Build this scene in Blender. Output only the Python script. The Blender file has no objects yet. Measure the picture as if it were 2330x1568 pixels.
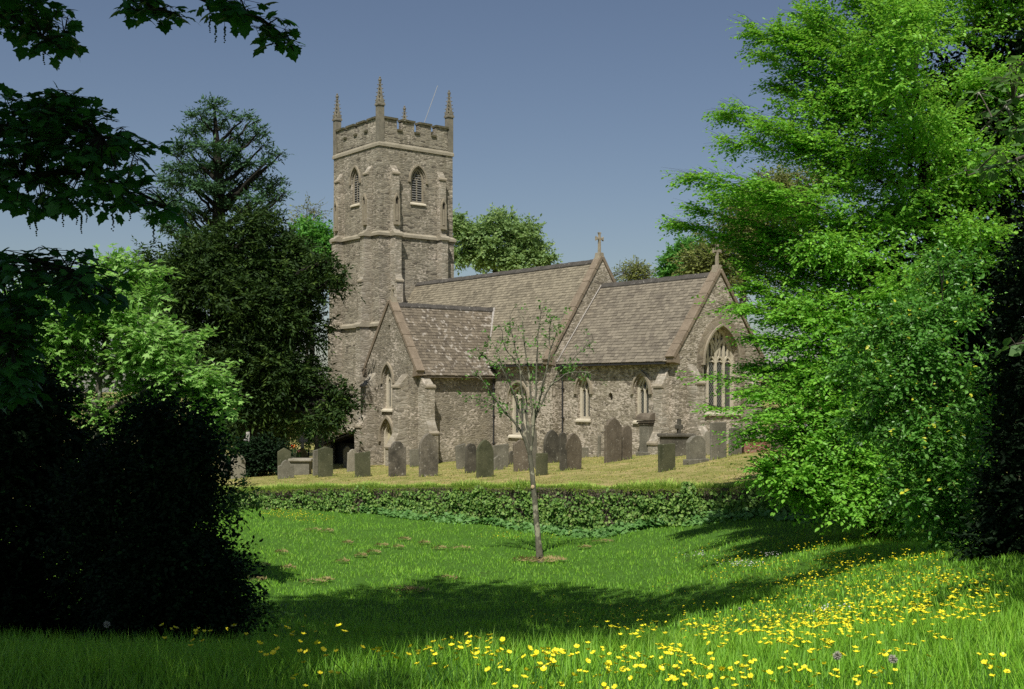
import bpy, bmesh, math, random
import numpy as np
from mathutils import Vector, Matrix
from mathutils.geometry import tessellate_polygon

rng = np.random.default_rng(11)
random.seed(5)
SC = bpy.context.scene
COL = SC.collection

# ------------------------------------------------------------------ camera, sky, sun, exposure
EYE = 4.5            # eye level above the hollow of the meadow (z = 0)
F = 2650.0           # focal length in units of a 2330 px wide picture
cam_d = bpy.data.cameras.new('camera')
cam = bpy.data.objects.new('camera', cam_d); COL.objects.link(cam)
cam.location = (0, 0, EYE); cam.rotation_euler = (math.radians(90), 0, 0)
cam_d.sensor_width = 36.0; cam_d.lens = 36.0 * F / 2330.0
cam_d.shift_y = 106.0 / 2330.0
cam_d.clip_start = 0.1; cam_d.clip_end = 3000
SC.camera = cam

SUN_EL, SUN_H = 54.0, Vector((0.17, 0.985))         # elevation, heading the light travels to
w = bpy.data.worlds.new('World'); SC.world = w; w.use_nodes = True
wn = w.node_tree; wn.nodes.clear()
sky = wn.nodes.new('ShaderNodeTexSky'); sky.sky_type = 'NISHITA'; sky.sun_disc = False
sky.sun_elevation = math.radians(SUN_EL); sky.sun_rotation = math.radians(189.8)
sky.altitude = 100; sky.air_density = 1.0; sky.dust_density = 0.9; sky.ozone_density = 1.0
hs = wn.nodes.new('ShaderNodeHueSaturation'); hs.inputs['Saturation'].default_value = 0.96; hs.inputs['Hue'].default_value = 0.505
hs.inputs['Value'].default_value = 1.0
bg = wn.nodes.new('ShaderNodeBackground'); bg.inputs['Strength'].default_value = 0.070
wo = wn.nodes.new('ShaderNodeOutputWorld')
wn.links.new(sky.outputs[0], hs.inputs['Color']); wn.links.new(hs.outputs[0], bg.inputs['Color']); wn.links.new(bg.outputs[0], wo.inputs['Surface'])

sl = bpy.data.lights.new('sun', 'SUN'); sl.energy = 5.0; sl.angle = math.radians(0.53); sl.color = (1.0, 0.96, 0.89)
sun = bpy.data.objects.new('sun', sl); COL.objects.link(sun)
sd = Vector((SUN_H.x * math.cos(math.radians(SUN_EL)), SUN_H.y * math.cos(math.radians(SUN_EL)), -math.sin(math.radians(SUN_EL))))
sun.rotation_euler = sd.to_track_quat('-Z', 'Y').to_euler(); sun.location = (-10, -30, 40)

SC.render.engine = 'CYCLES'
SC.view_settings.view_transform = 'Standard'; SC.view_settings.look = 'None'
SC.view_settings.exposure = 0.0; SC.view_settings.gamma = 1.0
cy = SC.cycles
cy.use_denoising = False
cy.max_bounces = 5; cy.diffuse_bounces = 2; cy.glossy_bounces = 2; cy.transmission_bounces = 3; cy.transparent_max_bounces = 4
cy.caustics_reflective = False; cy.caustics_refractive = False

# ------------------------------------------------------------------ helpers: objects
def tag(o, label=None, cat=None, group=None, kind=None):
    if label: o['label'] = label
    if cat: o['category'] = cat
    if group: o['group'] = group
    if kind: o['kind'] = kind
    return o

def empty(name, loc, rz=0.0):
    o = bpy.data.objects.new(name, None); COL.objects.link(o)
    o.location = loc; o.rotation_euler = (0, 0, rz); o.empty_display_size = 0.3
    return o

def link(name, me, mat=None, parent=None, loc=None, world=True):
    """one mesh object; with an unrotated parent and world=True the mesh is given in world coordinates"""
    if mat is not None and not me.materials:
        for m in (mat if isinstance(mat, (list, tuple)) else [mat]): me.materials.append(m)
    o = bpy.data.objects.new(name, me); COL.objects.link(o)
    if parent is not None:
        o.parent = parent
        if world: o.location = -parent.location
    if loc is not None: o.location = loc
    return o

def from_bm(name, bm, mat=None, parent=None, loc=None, world=True, bevel=0.0):
    bmesh.ops.recalc_face_normals(bm, faces=bm.faces)
    if bevel:
        es = [e for e in bm.edges if len(e.link_faces) == 2 and e.calc_face_angle(0) > 0.6]
        bmesh.ops.bevel(bm, geom=es, offset=bevel, segments=1, affect='EDGES', clamp_overlap=True)
    me = bpy.data.meshes.new(name); bm.to_mesh(me); bm.free()
    return link(name, me, mat, parent, loc, world)

def mesh_np(name, V, Fc, var=None, smooth=False, matidx=None):
    """V (n,3), Fc (m,k) equal sized faces, var: one value per vertex"""
    V = np.ascontiguousarray(V, dtype=np.float32); Fc = np.ascontiguousarray(Fc, dtype=np.int32)
    me = bpy.data.meshes.new(name)
    m, k = Fc.shape
    me.vertices.add(len(V)); me.vertices.foreach_set('co', V.ravel())
    me.loops.add(m * k); me.loops.foreach_set('vertex_index', Fc.ravel())
    me.polygons.add(m); me.polygons.foreach_set('loop_start', np.arange(0, m * k, k, dtype=np.int32))
    try: me.polygons.foreach_set('loop_total', np.full(m, k, dtype=np.int32))
    except Exception: pass
    if matidx is not None: me.polygons.foreach_set('material_index', np.asarray(matidx, dtype=np.int32))
    me.polygons.foreach_set('use_smooth', np.full(m, bool(smooth)))
    if var is not None:
        a = me.attributes.new('var', 'FLOAT', 'POINT'); a.data.foreach_set('value', np.asarray(var, dtype=np.float32))
    me.update(calc_edges=True)
    return me

# ------------------------------------------------------------------ helpers: materials
class NT:
    def __init__(s, name):
        s.m = bpy.data.materials.new(name); s.m.use_nodes = True
        s.t = s.m.node_tree; s.t.nodes.clear()
        s.out = s.n('ShaderNodeOutputMaterial')
    def n(s, typ, **kw):
        x = s.t.nodes.new(typ)
        for k, v in kw.items(): setattr(x, k, v)
        return x
    def l(s, a, b): s.t.links.new(a, b)
    def ramp(s, fac, stops, interp='LINEAR'):
        r = s.n('ShaderNodeValToRGB'); r.color_ramp.interpolation = interp
        e = r.color_ramp.elements
        while len(e) < len(stops): e.new(0.5)
        for i, (p, c) in enumerate(stops):
            e[i].position = p; e[i].color = (*c, 1) if len(c) == 3 else c
        s.l(fac, r.inputs[0]); return r.outputs[0]
    def noise(s, vec, scale, detail=3, rough=0.55):
        x = s.n('ShaderNodeTexNoise'); x.inputs['Scale'].default_value = scale
        x.inputs['Detail'].default_value = detail; x.inputs['Roughness'].default_value = rough
        if vec is not None: s.l(vec, x.inputs['Vector'])
        return x
    def mix(s, fac, a, b, mode='MIX'):
        x = s.n('ShaderNodeMix', data_type='RGBA', blend_type=mode)
        for sock, v in ((x.inputs[0], fac), (x.inputs[6], a), (x.inputs[7], b)):
            if isinstance(v, (int, float)): sock.default_value = v
            elif isinstance(v, tuple): sock.default_value = (*v, 1)
            else: s.l(v, sock)
        return x.outputs[2]
    def math(s, op, a, b=0.0):
        x = s.n('ShaderNodeMath', operation=op)
        for sock, v in ((x.inputs[0], a), (x.inputs[1], b)):
            if isinstance(v, (int, float)): sock.default_value = v
            else: s.l(v, sock)
        return x.outputs[0]
    def bsdf(s, color, rough=0.9, spec=0.2, bump=None, bstr=0.5, bdist=0.02):
        b = s.n('ShaderNodeBsdfPrincipled')
        if isinstance(color, tuple): b.inputs['Base Color'].default_value = (*color, 1)
        else: s.l(color, b.inputs['Base Color'])
        b.inputs['Roughness'].default_value = rough; b.inputs['Specular IOR Level'].default_value = spec
        if bump is not None:
            bp = s.n('ShaderNodeBump'); bp.inputs['Strength'].default_value = bstr; bp.inputs['Distance'].default_value = bdist
            s.l(bump, bp.inputs['Height']); s.l(bp.outputs[0], b.inputs['Normal'])
        s.l(b.outputs[0], s.out.inputs[0]); return b
    def obj(s, scale=(1, 1, 1), rot=(0, 0, 0)):
        tc = s.n('ShaderNodeTexCoord'); mp = s.n('ShaderNodeMapping')
        mp.inputs['Scale'].default_value = scale; mp.inputs['Rotation'].default_value = rot
        s.l(tc.outputs['Object'], mp.inputs[0]); return mp.outputs[0]

def rubble(name, cols, scale=(2.6, 2.6, 7.5), mortar=(0.36, 0.315, 0.235), mw=0.09, blotch=0.0, dark=0.35, dscale=0.45):
    """coursed rubble masonry: one random tone per stone, mortar joints, weather streaks, lime blotches"""
    s = NT(name)
    base = s.obj()
    nz = s.noise(base, 1.6, 2)
    wv = s.n('ShaderNodeVectorMath', operation='MULTIPLY_ADD')
    s.l(nz.outputs['Color'], wv.inputs[0]); wv.inputs[1].default_value = (0.12, 0.12, 0.12); s.l(base, wv.inputs[2])
    mp = s.n('ShaderNodeMapping'); mp.inputs['Scale'].default_value = scale; s.l(wv.outputs[0], mp.inputs[0])
    vo = s.n('ShaderNodeTexVoronoi', feature='F1'); s.l(mp.outputs[0], vo.inputs['Vector']); vo.inputs['Scale'].default_value = 1
    ve = s.n('ShaderNodeTexVoronoi', feature='DISTANCE_TO_EDGE'); s.l(mp.outputs[0], ve.inputs['Vector']); ve.inputs['Scale'].default_value = 1
    sep = s.n('ShaderNodeSeparateColor'); s.l(vo.outputs['Color'], sep.inputs[0])
    st = s.ramp(sep.outputs[0], [(i / (len(cols) - 1), c) for i, c in enumerate(cols)])
    fine = s.noise(base, 22, 4, 0.65)
    st = s.mix(0.45, st, s.ramp(fine.outputs['Fac'], [(0.25, (0.25, 0.25, 0.25)), (0.75, (0.8, 0.8, 0.8))]), 'OVERLAY')
    edge = s.ramp(ve.outputs['Distance'], [(0.0, (1, 1, 1)), (mw, (0, 0, 0))])
    c = s.mix(edge, st, mortar)
    big = s.noise(base, dscale, 5, 0.65)
    c = s.mix(s.ramp(big.outputs['Fac'], [(0.38, (dark,) * 3), (0.62, (0, 0, 0))]), c, s.mix(1.0, c, (0.52, 0.50, 0.46), 'MULTIPLY'))
    sk = s.noise(s.obj((1.6, 1.6, .16)), 1.3, 4, 0.6)
    c = s.mix(s.ramp(sk.outputs['Fac'], [(0.50, (0, 0, 0)), (0.72, (.55,) * 3)]), c, s.mix(1.0, c, (0.50, 0.50, 0.44), 'MULTIPLY'))
    if blotch:
        b1 = s.noise(s.obj((1, 1, 1.5)), 5.5, 3, 0.6); b2 = s.noise(base, 0.7, 2)
        bb = s.math('ADD', b1.outputs['Fac'], s.math('MULTIPLY', s.math('SUBTRACT', b2.outputs['Fac'], 0.5), 0.5))
        c = s.mix(s.ramp(bb, [(0.60 - 0.09 * blotch, (0, 0, 0)), (0.66 - 0.08 * blotch, (0.75,) * 3)]), c, (0.56, 0.49, 0.40))
    h = s.math('ADD', s.math('MINIMUM', ve.outputs['Distance'], 0.25), s.math('MULTIPLY', fine.outputs['Fac'], 0.18))
    h = s.math('ADD', h, s.math('MULTIPLY', sep.outputs[1], 0.22))
    s.bsdf(c, 0.95, 0.1, h, 0.75, 0.06)
    return s.m

def plain_stone(name, c1, c2, scale=6, lichen=0.0, lcol=(0.55, 0.52, 0.45), rough=0.92, bstr=0.5):
    s = NT(name); b = s.obj()
    oi = s.n('ShaderNodeObjectInfo')
    wv = s.n('ShaderNodeVectorMath', operation='ADD'); s.l(b, wv.inputs[0])
    ml = s.n('ShaderNodeVectorMath', operation='SCALE'); s.l(oi.outputs['Location'], ml.inputs[0]); ml.inputs['Scale'].default_value = 0.37
    s.l(ml.outputs[0], wv.inputs[1]); b = wv.outputs[0]
    n1 = s.noise(b, scale * 0.35, 4, 0.65); n2 = s.noise(b, scale * 4, 4, 0.7)
    c = s.ramp(n1.outputs['Fac'], [(0.3, c1), (0.7, c2)])
    c = s.mix(0.5, c, s.ramp(n2.outputs['Fac'], [(0.25, (0.2,) * 3), (0.75, (0.8,) * 3)]), 'OVERLAY')
    if lichen:
        n3 = s.noise(b, 8.5, 4, 0.65)
        c = s.mix(s.ramp(n3.outputs['Fac'], [(0.66 - 0.1 * lichen, (0, 0, 0)), (0.70 - 0.09 * lichen, (0.8,) * 3)]), c, lcol)
    s.bsdf(c, rough, 0.15, n2.outputs['Fac'], bstr, 0.02)
    return s.m

def leafmat(name, stops, trans=0.35, tcol=(0.25, 0.45, 0.04), rough=0.5, spec=0.3):
    s = NT(name)
    at = s.n('ShaderNodeAttribute', attribute_name='var')
    c = s.ramp(at.outputs['Fac'], stops)
    b = s.bsdf(c, rough, spec)
    if trans:
        tr = s.n('ShaderNodeBsdfTranslucent')
        s.l(s.mix(0.5, c, tcol), tr.inputs['Color'])
        mx = s.n('ShaderNodeMixShader'); mx.inputs[0].default_value = trans
        s.l(b.outputs[0], mx.inputs[1]); s.l(tr.outputs[0], mx.inputs[2]); s.l(mx.outputs[0], s.out.inputs[0])
    return s.m

def bark(name, c1, c2, scale=8, lichen=0.0, lcol=(0.45, 0.45, 0.38)):
    s = NT(name); b = s.obj((1, 1, 0.35)); b2 = s.obj()
    n1 = s.noise(b, scale, 5, 0.7)
    c = s.ramp(n1.outputs['Fac'], [(0.3, c1), (0.7, c2)])
    if lichen:
        n3 = s.noise(b2, 5, 3, 0.6)
        c = s.mix(s.ramp(n3.outputs['Fac'], [(0.62 - 0.1 * lichen, (0, 0, 0)), (0.66 - 0.1 * lichen, (0.85,) * 3)]), c, lcol)
    s.bsdf(c, 0.95, 0.1, n1.outputs['Fac'], 0.7, 0.03)
    return s.m

def flat(name, c, rough=0.8, spec=0.3):
    s = NT(name); n = s.noise(s.obj(), 9, 3)
    s.bsdf(s.mix(0.35, c, s.ramp(n.outputs['Fac'], [(0.3, (0.25,) * 3), (0.7, (0.75,) * 3)]), 'OVERLAY'), rough, spec); return s.m

# ------------------------------------------------------------------ terrain
def ss(t): t = np.clip(t, 0, 1); return t * t * (3 - 2 * t)
def Yw(X):
    X = np.asarray(X, float); c = np.clip(X, -14, 9)
    y = 39 - 0.933 * c - 0.0333 * c * c
    return y + np.where(X < -14, -0.3 * (X + 14) * 0.5, 0) + np.where(X > 9, -0.6 * (X - 9), 0)
_PY = [-700, -10, 0, 5, 7, 9, 14, 20, 26, 31, 40, 60, 90, 700]
_PZ = [3.4, 3.2, 3.0, 2.92, 2.80, 2.45, 1.35, .55, .12, 0, 0, 0, 0.4, 0.5]
def hm(X, Y):
    z = np.interp(Y, _PY, _PZ)
    z = z + 1.2 * ss((X - 1.5) / 6.0) * ss((Y - 4) / 10.0) * np.clip((60 - Y) / 20, 0, 1)
    z = z + 0.9 * ss((-X - 4) / 6.0) * ss((Y - 6) / 8.0) * np.clip((40 - Y) / 14, 0, 1)
    return z + 0.035 * np.sin(X * 1.3 + 0.4 * Y) * np.cos(Y * 0.9 - X * 0.5) * np.clip(Y / 8, 0.2, 1)
def hc(X, Y):
    Xc = np.clip(X, -22, 22); Yc = np.clip(Y, 20, 80)
    z = 1.116 + 0.05 * Xc - 0.0184 * (Yc - 50)
    z = z + 0.07 * np.clip(Xc - 4, 0, 14)
    far = np.clip((Y - 85) / 80, 0, 1)
    return z + far * 4.0 + 0.03 * np.sin(X * 1.1) * np.cos(Y * 0.8)
def gz(X, Y):
    X = np.asarray(X, float); Y = np.asarray(Y, float)
    q = Y - Yw(X)
    return np.where(q > 0.05, hc(X, Y), np.minimum(hm(X, Y), np.where(q > -2.0, hc(X, Y) - 0.15, 99)))

def cast(px, py, up=0.0, ymin=3.0, ymax=140.0, yard=False, meadow=False):
    """where the sight line through a spot of the picture meets the ground (raised by up)"""
    Y = np.arange(ymin, ymax, 0.05); X = (px - 1165) / F * Y; zr = EYE - (py - 890) / F * Y
    ok = gz(X, Y) + up >= zr
    if yard: ok &= (Y > Yw(X) + 0.35)
    if meadow: ok &= (Y < Yw(X) - 0.05)
    i = np.argmax(ok)
    if not ok[i]: return None
    return float(X[i]), float(Y[i]), float(gz(X[i], Y[i]))
def P(px, py, D):
    return np.array(((px - 1165) / F * D, D, EYE - (py - 890) / F * D))

def ground_material(name, stops, dry, fine=18.0, dry_at=(0.50, 0.66)):
    s = NT(name); b = s.obj()
    n1 = s.noise(b, 0.55, 4, 0.6); n2 = s.noise(b, fine, 4, 0.7); n3 = s.noise(b, 2.2, 4, 0.65)
    c = s.ramp(n2.outputs['Fac'], stops)
    c = s.mix(s.ramp(s.math('ADD', s.math('MULTIPLY', n1.outputs['Fac'], 0.5), s.math('MULTIPLY', n3.outputs['Fac'], 0.5)), [(dry_at[0], (0, 0, 0)), (dry_at[1], (0.8,) * 3)]), c, dry)
    s.bsdf(c, 1.0, 0.05, n2.outputs['Fac'], 0.8, 0.05); return s.m
M_meadow = ground_material('meadow_soil', [(0.3, (0.050, 0.120, 0.018)), (0.7, (0.095, 0.20, 0.032))], (0.055, 0.085, 0.022), dry_at=(0.55, 0.75))
M_yard = ground_material('churchyard_turf', [(0.3, (0.17, 0.19, 0.045)), (0.7, (0.30, 0.28, 0.09))], (0.46, 0.36, 0.17), dry_at=(0.44, 0.62))

xs = np.concatenate([np.linspace(-700, -70, 10), np.arange(-60, -16, 2.0), np.arange(-16, 16.01, 0.4), np.arange(18, 61, 2.0), np.linspace(70, 700, 10)])
qs = np.concatenate([np.linspace(-700, -60, 8), np.arange(-50, -42, 2.0), np.arange(-42, -0.2, 0.4), [-0.12, 0.06, 0.3], np.arange(0.7, 45, 0.7), np.arange(48, 130, 4.0), np.linspace(140, 900, 12)])
XX, QQ = np.meshgrid(xs, qs); YY = QQ + Yw(XX)
ZZ = gz(XX, YY)
nx, nq = len(xs), len(qs)
idx = np.arange(nx * nq).reshape(nq, nx)
Fg = np.stack([idx[:-1, :-1], idx[:-1, 1:], idx[1:, 1:], idx[1:, :-1]], -1).reshape(-1, 4)
mi = np.repeat((qs[:-1] >= 0.05).astype(int), nx - 1)
me = mesh_np('ground', np.stack([XX, YY, ZZ], -1).reshape(-1, 3), Fg, smooth=True, matidx=mi)
g = link('ground', me, [M_meadow, M_yard]); tag(g, kind='structure')

# ------------------------------------------------------------------ solid helpers
def prism(bm, pts, vec, cap=True):
    """polygon pts (3D) swept along vec"""
    a = [bm.verts.new(p) for p in pts]; b = [bm.verts.new(Vector(p) + Vector(vec)) for p in pts]
    n = len(pts)
    for i in range(n): bm.faces.new((a[i], a[(i + 1) % n], b[(i + 1) % n], b[i]))
    if cap: bm.faces.new(a); bm.faces.new(b[::-1])
def box(bm, x0, x1, y0, y1, z0, z1):
    prism(bm, [(x0, y0, z0), (x1, y0, z0), (x1, y1, z0), (x0, y1, z0)], (0, 0, z1 - z0))
class Fr:
    """a wall plane: origin o, horizontal direction u, outward normal n"""
    def __init__(s, o, u): s.o = Vector(o); s.u = Vector(u).normalized(); s.n = s.u.cross(Vector((0, 0, 1)))
    def __call__(s, a, z, d=0.0): return s.o + s.u * a + Vector((0, 0, z)) + s.n * d
def panel(bm, fr, outline, holes=(), reveal=0.0, d=0.0):
    loops = [[Vector((a, z, 0)) for a, z in outline]] + [[Vector((a, z, 0)) for a, z in h] for h in holes]
    flatp = [p for l in loops for p in l]
    vs = [bm.verts.new(fr(p.x, p.y, d)) for p in flatp]
    for t in tessellate_polygon(loops):
        try: f = bm.faces.new([vs[i] for i in t])
        except ValueError: continue
    k = len(loops[0])
    for h in loops[1:]:
        m = len(h); inner = [bm.verts.new(fr(p.x, p.y, d - reveal)) for p in h]
        for i in range(m):
            bm.faces.new((vs[k + i], vs[k + (i + 1) % m], inner[(i + 1) % m], inner[i]))
        k += m
def ribbon(bm, fr, pts, wd, d0, d1, closed=False):
    """bar of width wd following pts (a,z) in the plane, from depth d1 (back) to d0 (front)"""
    n = len(pts); p = [Vector(q) for q in pts]; rows = []
    for i in range(n):
        pa = p[i - 1] if (i > 0 or closed) else None; pb = p[(i + 1) % n] if (i < n - 1 or closed) else None
        t1 = (p[i] - pa).normalized() if pa is not None and (p[i] - pa).length > 1e-6 else None
        t2 = (pb - p[i]).normalized() if pb is not None and (pb - p[i]).length > 1e-6 else None
        t = ((t1 or t2) + (t2 or t1)).normalized() if (t1 or t2) else Vector((0, 1))
        nn = Vector((-t.y, t.x)); c = 1.0
        if t1 and t2: c = max(0.5, nn.dot(Vector((-t2.y, t2.x))))
        o = nn * (wd / 2 / c)
        a, b = p[i] + o, p[i] - o
        rows.append([bm.verts.new(fr(a.x, a.y, d0)), bm.verts.new(fr(b.x, b.y, d0)), bm.verts.new(fr(b.x, b.y, d1)), bm.verts.new(fr(a.x, a.y, d1))])
    for i in range(n if closed else n - 1):
        r, q = rows[i], rows[(i + 1) % n]
        for j in range(4): bm.faces.new((r[j], r[(j + 1) % 4], q[(j + 1) % 4], q[j]))
    if not closed: bm.faces.new(rows[0][::-1]); bm.faces.new(rows[-1])
def arcpts(cx, w, zs, za, n=8):
    """pointed arch from left springing to right springing"""
    h = za - zs; hw = w / 2
    R = (h * h + hw * hw) / (2 * hw); R = max(R, hw)
    L = []
    for i in range(n + 1):
        # right arc: centre (hw-R, 0)
        th = math.atan2(h, R - hw) * i / n
        L.append((hw - R + R * math.cos(th), R * math.sin(th)))
    right = L; left = [(-a, z) for a, z in L]
    return [(cx + a, zs + z) for a, z in left] + [(cx + a, zs + z) for a, z in right[::-1][1:]]
def arch(cx, w, z0, zs, za, n=8):
    return [(cx - w / 2, z0)] + arcpts(cx, w, zs, za, n) + [(cx + w / 2, z0)]
def archz(x, cx, w, zs, za):
    h = za - zs; hw = w / 2; R = (h * h + hw * hw) / (2 * hw); t = abs(x - cx)
    return zs + math.sqrt(max(0, R * R - (t - (hw - R)) ** 2))

# ------------------------------------------------------------------ church materials
S_tower = rubble('tower_rubble', [(0.109, 0.097, 0.078), (0.302, 0.275, 0.214), (0.201, 0.180, 0.141), (0.385, 0.351, 0.278), (0.151, 0.135, 0.107)], (2.4, 2.4, 9.5), blotch=0.2)
S_wall = rubble('wall_rubble', [(0.117, 0.101, 0.078), (0.318, 0.279, 0.210), (0.218, 0.189, 0.143), (0.403, 0.360, 0.278), (0.168, 0.142, 0.109)], (3.6, 3.6, 9.5), blotch=0.95)
S_tran = rubble('transept_rubble', [(0.168, 0.149, 0.117), (0.276, 0.248, 0.190), (0.210, 0.189, 0.146), (0.318, 0.284, 0.219), (0.184, 0.162, 0.126)], (3.5, 3.5, 10.0), blotch=0.4)
S_quoin = rubble('buttress_masonry', [(0.235, 0.207, 0.161), (0.369, 0.333, 0.262), (0.293, 0.261, 0.204), (0.403, 0.369, 0.301), (0.260, 0.230, 0.175)], (2.0, 2.0, 6.5), mw=0.06, blotch=0.3)
S_ash = plain_stone('dressed_stone', (.25, .215, .155), (.35, .305, .225), 5)
S_yel = plain_stone('pale_window_stone', (.46, .41, .30), (.60, .54, .42), 5)
S_cop = plain_stone('coping_stone', (.17, .135, .095), (.27, .215, .155), 5, 0.35, (.36, .31, .24))
S_string = plain_stone('string_course_stone', (.27, .238, .175), (.37, .33, .25), 5)
S_moss = plain_stone('mossy_cap_stone', (.06, .06, .035), (.16, .14, .09), 6, 0.2)
S_pin = plain_stone('pinnacle_stone', (.15, .138, .108), (.25, .225, .172), 7)
S_ridge = plain_stone('ridge_tile', (.06, .055, .048), (.11, .10, .085), 6, 0.2)
S_lead = plain_stone('valley_lead', (.28, .26, .23), (.40, .37, .33), 4)
S_iron = flat('black_iron', (0.03, 0.03, 0.03), 0.6)
S_plank = NT('pale_oak_planks')
_b = S_plank.obj((1, 1, 0.12)); _n = S_plank.noise(_b, 14, 4)
S_plank.bsdf(S_plank.ramp(_n.outputs['Fac'], [(0.3, (.42, .37, .22)), (0.7, (.60, .55, .37))]), 0.8, 0.2); S_plank = S_plank.m
S_louv = plain_stone('grey_louvre_slate', (.12, .12, .11), (.22, .21, .19), 6)
S_glass = NT('leaded_glass')
_b = S_glass.obj((1, 1, 1), (0, 0, 0))
_sp = S_glass.n('ShaderNodeSeparateXYZ'); S_glass.l(_b, _sp.inputs[0])
_h = S_glass.math('ADD', _sp.outputs[0], _sp.outputs[1])
_a1 = S_glass.math('PINGPONG', S_glass.math('ADD', _h, S_glass.math('MULTIPLY', _sp.outputs[2], 0.75)), 0.07)
_a2 = S_glass.math('PINGPONG', S_glass.math('SUBTRACT', _h, S_glass.math('MULTIPLY', _sp.outputs[2], 0.75)), 0.07)
_mn = S_glass.math('MINIMUM', _a1, _a2)
_c = S_glass.ramp(_mn, [(0.012, (.16, .16, .14)), (0.02, (.018, .022, .022))])
S_glass.bsdf(_c, 0.25, 0.5); S_glass = S_glass.m

def slate_mat(name, stops, lichen=0.0):
    s = NT(name)
    at = s.n('ShaderNodeAttribute', attribute_name='var'); b = s.obj()
    n0 = s.noise(b, 0.7, 4, 0.6); n2 = s.noise(b, 14, 4, 0.7)
    f = s.math('ADD', s.math('MULTIPLY', at.outputs['Fac'], 0.42), s.math('MULTIPLY', n0.outputs['Fac'], 0.58))
    c = s.ramp(f, stops)
    c = s.mix(0.4, c, s.ramp(n2.outputs['Fac'], [(0.25, (.25,) * 3), (0.75, (.75,) * 3)]), 'OVERLAY')
    if lichen:
        n3 = s.noise(b, 4.2, 2, 0.5); n4 = s.noise(b, 0.8, 2)
        bb = s.math('ADD', n3.outputs['Fac'], s.math('MULTIPLY', s.math('SUBTRACT', n4.outputs['Fac'], 0.5), 0.45))
        c = s.mix(s.ramp(bb, [(0.60, (0, 0, 0)), (0.65, (.8,) * 3)]), c, (.40, .36, .30))
        n5 = s.noise(b, 4.0, 2, 0.5); 
        wv = s.n('ShaderNodeVectorMath', operation='ADD'); s.l(b, wv.inputs[0]); wv.inputs[1].default_value = (31, 7, 3); s.l(wv.outputs[0], n5.inputs['Vector'])
        c = s.mix(s.ramp(n5.outputs['Fac'], [(0.66, (0, 0, 0)), (0.70, (.85,) * 3)]), c, (.07, .06, .05))
    s.bsdf(c, 0.85, 0.25, n2.outputs['Fac'], 0.4, 0.02); return s.m
S_slate_n = slate_mat('nave_slate', [(0.25, (0.158, 0.137, 0.097)), (0.5, (0.236, 0.205, 0.146)), (0.8, (0.300, 0.261, 0.185))])
S_slate_c = slate_mat('chancel_slate', [(0.25, (0.137, 0.117, 0.089)), (0.5, (0.208, 0.180, 0.134)), (0.8, (0.269, 0.233, 0.174))])
S_slate_t = slate_mat('transept_slate', [(0.25, (0.107, 0.088, 0.064)), (0.5, (0.163, 0.136, 0.097)), (0.8, (0.228, 0.189, 0.136))], 1.0)
S_slate_d = slate_mat('shed_slate', [(0.25, (.022, .03, .03)), (0.5, (.035, .045, .045)), (0.8, (.05, .06, .06))])
S_soffit = flat('roof_timber', (0.16, 0.13, 0.09), 0.9)

# ------------------------------------------------------------------ the church: one building, parts, sub-parts
CZ = 0.4
church = empty('church', (-6.2, 75.8, CZ), math.radians(-51.5))
tag(church, 'grey brown rubble stone church with pinnacled west tower and slate roofs', 'church')
def cpart(name, bm, m, parent=None, bevel=0.0):
    return from_bm(name, bm, m, parent or church, loc=(0, 0, -CZ) if parent is None else (0, 0, 0), bevel=bevel)

# --- tower
bpos = []
def cs(bm, lvl):
    z0, z1, p = ((14.40, 14.70, .74), (8.60, 8.90, 1.05), (1.73, 2.10, 1.25))[lvl]
    for fr, a, b in bpos:
        prism(bm, [fr(a - .09, z0, 0), fr(a - .09, z0, p), fr(a - .09, z0 + .15, p), fr(a - .09, z1, p - .2), fr(a - .09, z1, 0)], fr.u * (b - a + .18))
    cpart('string_course', bm, S_string, tower)
T0, T1, TH = -5.74, 0.0, 2.87
fS = lambda x0, y: Fr((x0, y, 0), (1, 0, 0)); fE = lambda x, y0: Fr((x, y0, 0), (0, 1, 0))
fN = lambda x1, y: Fr((x1, y, 0), (-1, 0, 0)); fW = lambda x, y1: Fr((x, y1, 0), (0, -1, 0))
rect = lambda a0, a1, z0, z1: [(a0, z0), (a1, z0), (a1, z1), (a0, z1)]
bm = bmesh.new()
bel_E = arch(2.95, 1.05, 16.75, 18.25, 19.05); bel_S = arch(2.85, 0.95, 16.75, 18.25, 19.05)
panel(bm, fE(T1, -TH), rect(0, 2 * TH, 14.55, 20.5), [bel_E], 0.45)
panel(bm, fS(T0, -TH), rect(0, T1 - T0, 14.55, 20.5), [bel_S], 0.45)
panel(bm, fN(T1, TH), rect(0, T1 - T0, 14.55, 20.5)); panel(bm, fW(T0, TH), rect(0, 2 * TH, 14.55, 20.5))
e = .06
slit = arch(3.3, 0.22, 9.6, 10.35, 10.55, 3)
panel(bm, fE(T1 + e, -TH - e), rect(0, 2 * TH + 2 * e, 8.7, 14.6)); panel(bm, fS(T0 - e, -TH - e), rect(0, T1 - T0 + 2 * e, 8.7, 14.6), [slit], 0.4)
panel(bm, fN(T1 + e, TH + e), rect(0, T1 - T0 + 2 * e, 8.7, 14.6)); panel(bm, fW(T0 - e, TH + e), rect(0, 2 * TH + 2 * e, 8.7, 14.6))
box(bm, T0 - .14, T1 + .12, -TH - .12, TH + .12, -0.5, 8.75)
box(bm, T0 + .5, T1 - .5, -TH + .5, TH - .5, 20.3, 20.6)
tower = cpart('tower', bm, S_tower)

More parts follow.
